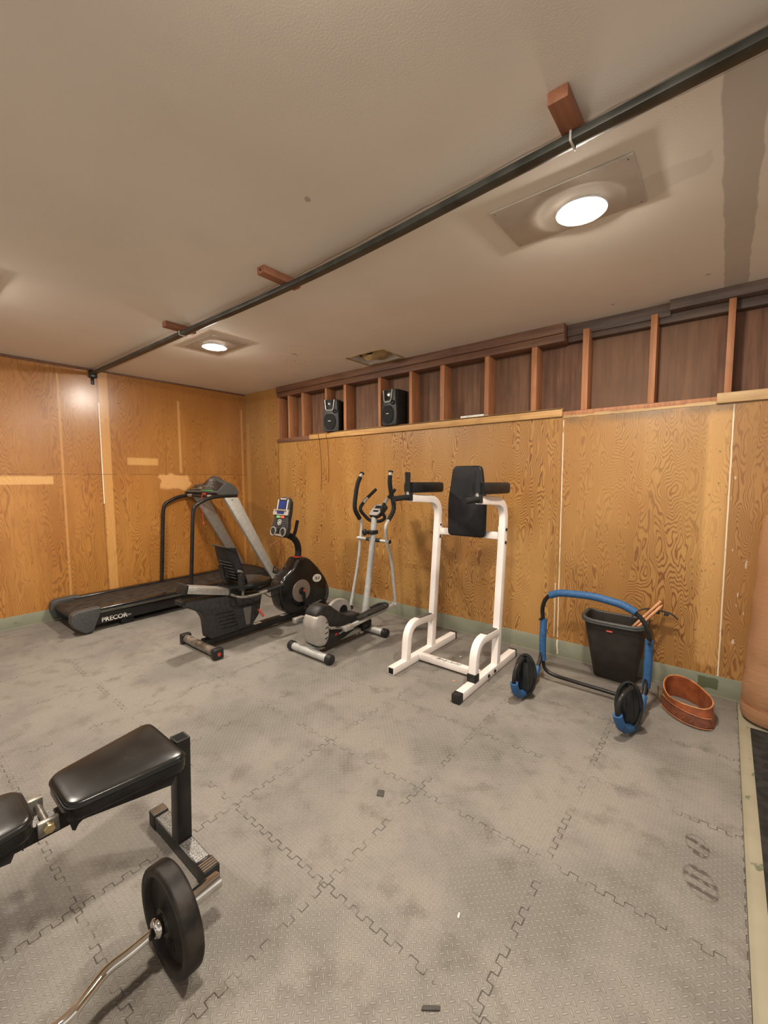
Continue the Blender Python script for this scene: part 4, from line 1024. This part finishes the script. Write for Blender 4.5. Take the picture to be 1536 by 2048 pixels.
for o_, nm in ((o1, 'seat_pad'), (o2, 'back_pad')):
    pd = pad_mesh(o_, .437, .495); pd = pd.build(nm, 'vinyl', t, 60)
    B().tube([(p[0], p[1], .484) for p in [( (q[0]-sum(a[0] for a in o_)/len(o_))*1.002+sum(a[0] for a in o_)/len(o_), (q[1]-sum(a[1] for a in o_)/len(o_))*1.002+sum(a[1] for a in o_)/len(o_)) for q in o_]], .003, 6, closed=True).build('piping', 'blk_gloss', pd)
    rg = B(); random.seed(3)
    cx = sum(p[0] for p in o_)/len(o_); cy = sum(p[1] for p in o_)/len(o_)
    lo = [(cx+(p[0]-cx)*.93, cy+(p[1]-cy)*.95, .438) for p in o_]
    lo2 = [(cx+(p[0]-cx)*.90, cy+(p[1]-cy)*.93, .428-random.choice([0,0,.004,.010,.030])) for p in o_]
    rg.grid([lo, lo2], closed=True).solid(.002); rg.bx(cx-.06,cx+.06,cy-.12,cy+.12,.424,.437); rg.build('torn_backing', 'under', pd)
B().sweep([(3.885,-2.90,.395),(3.885,-4.25,.395)], .050, .050, (1,0,0), .004).build('spine', 'blk_metal', t)
ps = B().sweep([(3.885,-2.872,.055),(3.885,-2.862,.475)], .060, .055, (1,0,0), .004, True).build('post', 'blk_metal', t)
B().bx(3.862,3.908,-2.884,-2.842,.4752,.4758).build('open_end', 'black', ps)
B().sweep([(3.885,-4.22,.055),(3.885,-4.23,.38)], .060, .055, (1,0,0), .004).build('post', 'blk_metal', t)
for yy in (-2.872, -4.22):
    lg = B().sweep([(3.665,yy,.031),(4.105,yy,.031)], .056, .056, (0,1,0), .004).build('foot_beam', 'blk_metal', t)
    build_each(B().bx(3.71,3.85,yy-.024,yy+.024,.0595,.0605).bx(3.92,4.05,yy-.024,yy+.024,.0595,.0605), 'worn_top', 'speckle', lg)
    for (a, b_) in ((3.645,3.70), (4.06,4.12)):
        ec = B().bx(a,b_,yy-.031,yy+.031,.0,.064,.005).build('end_cap', 'blk_plastic', t)
        st_ = B()
        for i in range(4): xx = a+.010+.0115*i; st_.bx(xx, xx+.005, yy-.027, yy+.027, .0635, .0648)
        build_each(st_, 'stripe', 'stripe', ec)
B().tube([(3.82,-3.30,.432),(3.955,-3.30,.432)], .010, 12).build('hinge_pin', 'bike_steel', t)
build_each(B().bx(3.80,3.822,-3.325,-3.285,.40,.455,.003).bx(3.925,3.945,-3.325,-3.27,.40,.445,.003), 'hinge_plate', 'bike_steel', t)
B().cyl((3.962,-3.30,.432), (1,0,0), .016, .016, 6, .15).build('hinge_nut', 'zinc', t)
B().bx(3.862,3.908,-3.34,-3.25,.4205,.4225).build('worn_plate', 'speckle', t)

# ================================================================== CURL BAR WITH PLATE
t = thing('curl_bar', (4.35, -3.55, 0), 'chrome curl bar with bent grip lying on its plates in the lower left foreground', 'barbell')
HZ = .1555; PX = 4.263
mid = [(PX,-3.08,HZ),(PX+.005,-3.127,HZ),(PX+.010,-3.209,HZ),(PX+.006,-3.257,HZ),(PX+.030,-3.309,HZ),(PX+.053,-3.362,HZ),(PX+.030,-3.45,HZ),(PX+.005,-3.53,HZ)]
full = mid + [(a, -7.06-b, z) for a, b, z in mid[::-1]]
B().tube(fillet(full, .03, 5), .0135, 16).build('shaft', 'chrome', t)
for sg, y0 in ((1,-3.125), (-1,-3.935)):
    B().lathe([(.0145,-.010),(.022,-.008),(.027,-.002),(.028,.002),(.028,.016),(.0255,.0165),(.0255,.199),(.023,.202),(.0,.202)], (PX,y0,HZ), (0,sg,0), 32).build('sleeve', 'chrome', t)
def plate(yc, label):
    p = thing('weight_plate', (PX, yc, 0), label, 'weight plate', 'cast iron plates on the curl bar')
    pr = [(.0262,-.026),(.040,-.026),(.046,-.014),(.056,-.006),(.10,-.005),(.122,-.008),(.128,-.026),(.131,-.028),(.149,-.028),(.1535,-.024),(.155,-.018),(.155,.018),(.1535,.024),(.149,.028),(.131,.028),(.128,.026),(.122,.008),(.10,.005),(.056,.006),(.046,.014),(.040,.026),(.0262,.026),(.0262,-.026)]
    B().lathe(pr, (PX,yc,HZ), (0,1,0), 72).build('disc', 'cast', p)
    for side in (-1, 1):
        for k, word in enumerate(('25', 'LB')):
            a = PI/2 + k*PI
            pos = Vector((PX+.082*math.cos(a), yc+side*.0055, HZ+.082*math.sin(a)))
            ux = Vector((1 if side < 0 else -1,0,0)); vz = Vector((0,0,1))
            if k: ux = -ux; vz = -vz
            text_obj('cast_marking', word, .042, 'cast', p, frame(pos - ux*.025 - vz*.014, ux, vz), .0015)
    return p
plate(-3.080, 'black cast iron weight plate standing on the mat below the bench')
plate(-3.98, 'cast iron weight plate on the hidden end of the curl bar')

# ================================================================== small litter
random.seed(11)
def scrap(x, y, sx, sy, h, rot, mat, name, label, cat):
    b = B().prism(round_poly([(-sx,-sy*.8),(sx*.9,-sy),(sx,sy*.9),(-sx*.8,sy)], sx*.2, 2), 0.0005, h, 'z', h*.2, Matrix.Translation((x,y,0)) @ Matrix.Rotation(rot, 4, 'Z'))
    return tag(b.build(name, mat), label, cat)
s = scrap(4.318,-2.134,.018,.021,.004,.6,'scrap','foam_scrap','dark square scrap lying alone in the middle of the mat','scrap')
scrap(4.949,-2.676,.006,.028,.005,-.9,'scrap','foam_scrap','dark sliver of foam on the mat at the bottom edge of the photo','scrap')
scrap(4.885,-2.40,.003,.010,.003,.3,'white_pl','paper_bit','tiny white paper bit on the mat, lower centre','paper bit')
scrap(4.02,-.77,.014,.009,.002,.3,'ledge_pale','paper_bit','pale paper bit on the floor in front of the tower base bar','paper bit') if False else None
scrap(4.03,-.93,.012,.008,.002,.3,'stick','wood_chip','pale wood chip on the floor before the tower crossbar','wood chip')
scrap(3.86,-.52,.010,.007,.002,.8,'white_pl','paper_bit','pale speck on the floor behind the tower crossbar','paper bit')
tag(B().prism([(5.765,-.99),(5.80,-.985),(5.79,-.95),(5.775,-.94)], -.0015, .0015, 'z').build('paper_bit', 'white_pl'), 'white paper bit on the black rubber mat at the right edge', 'paper bit')
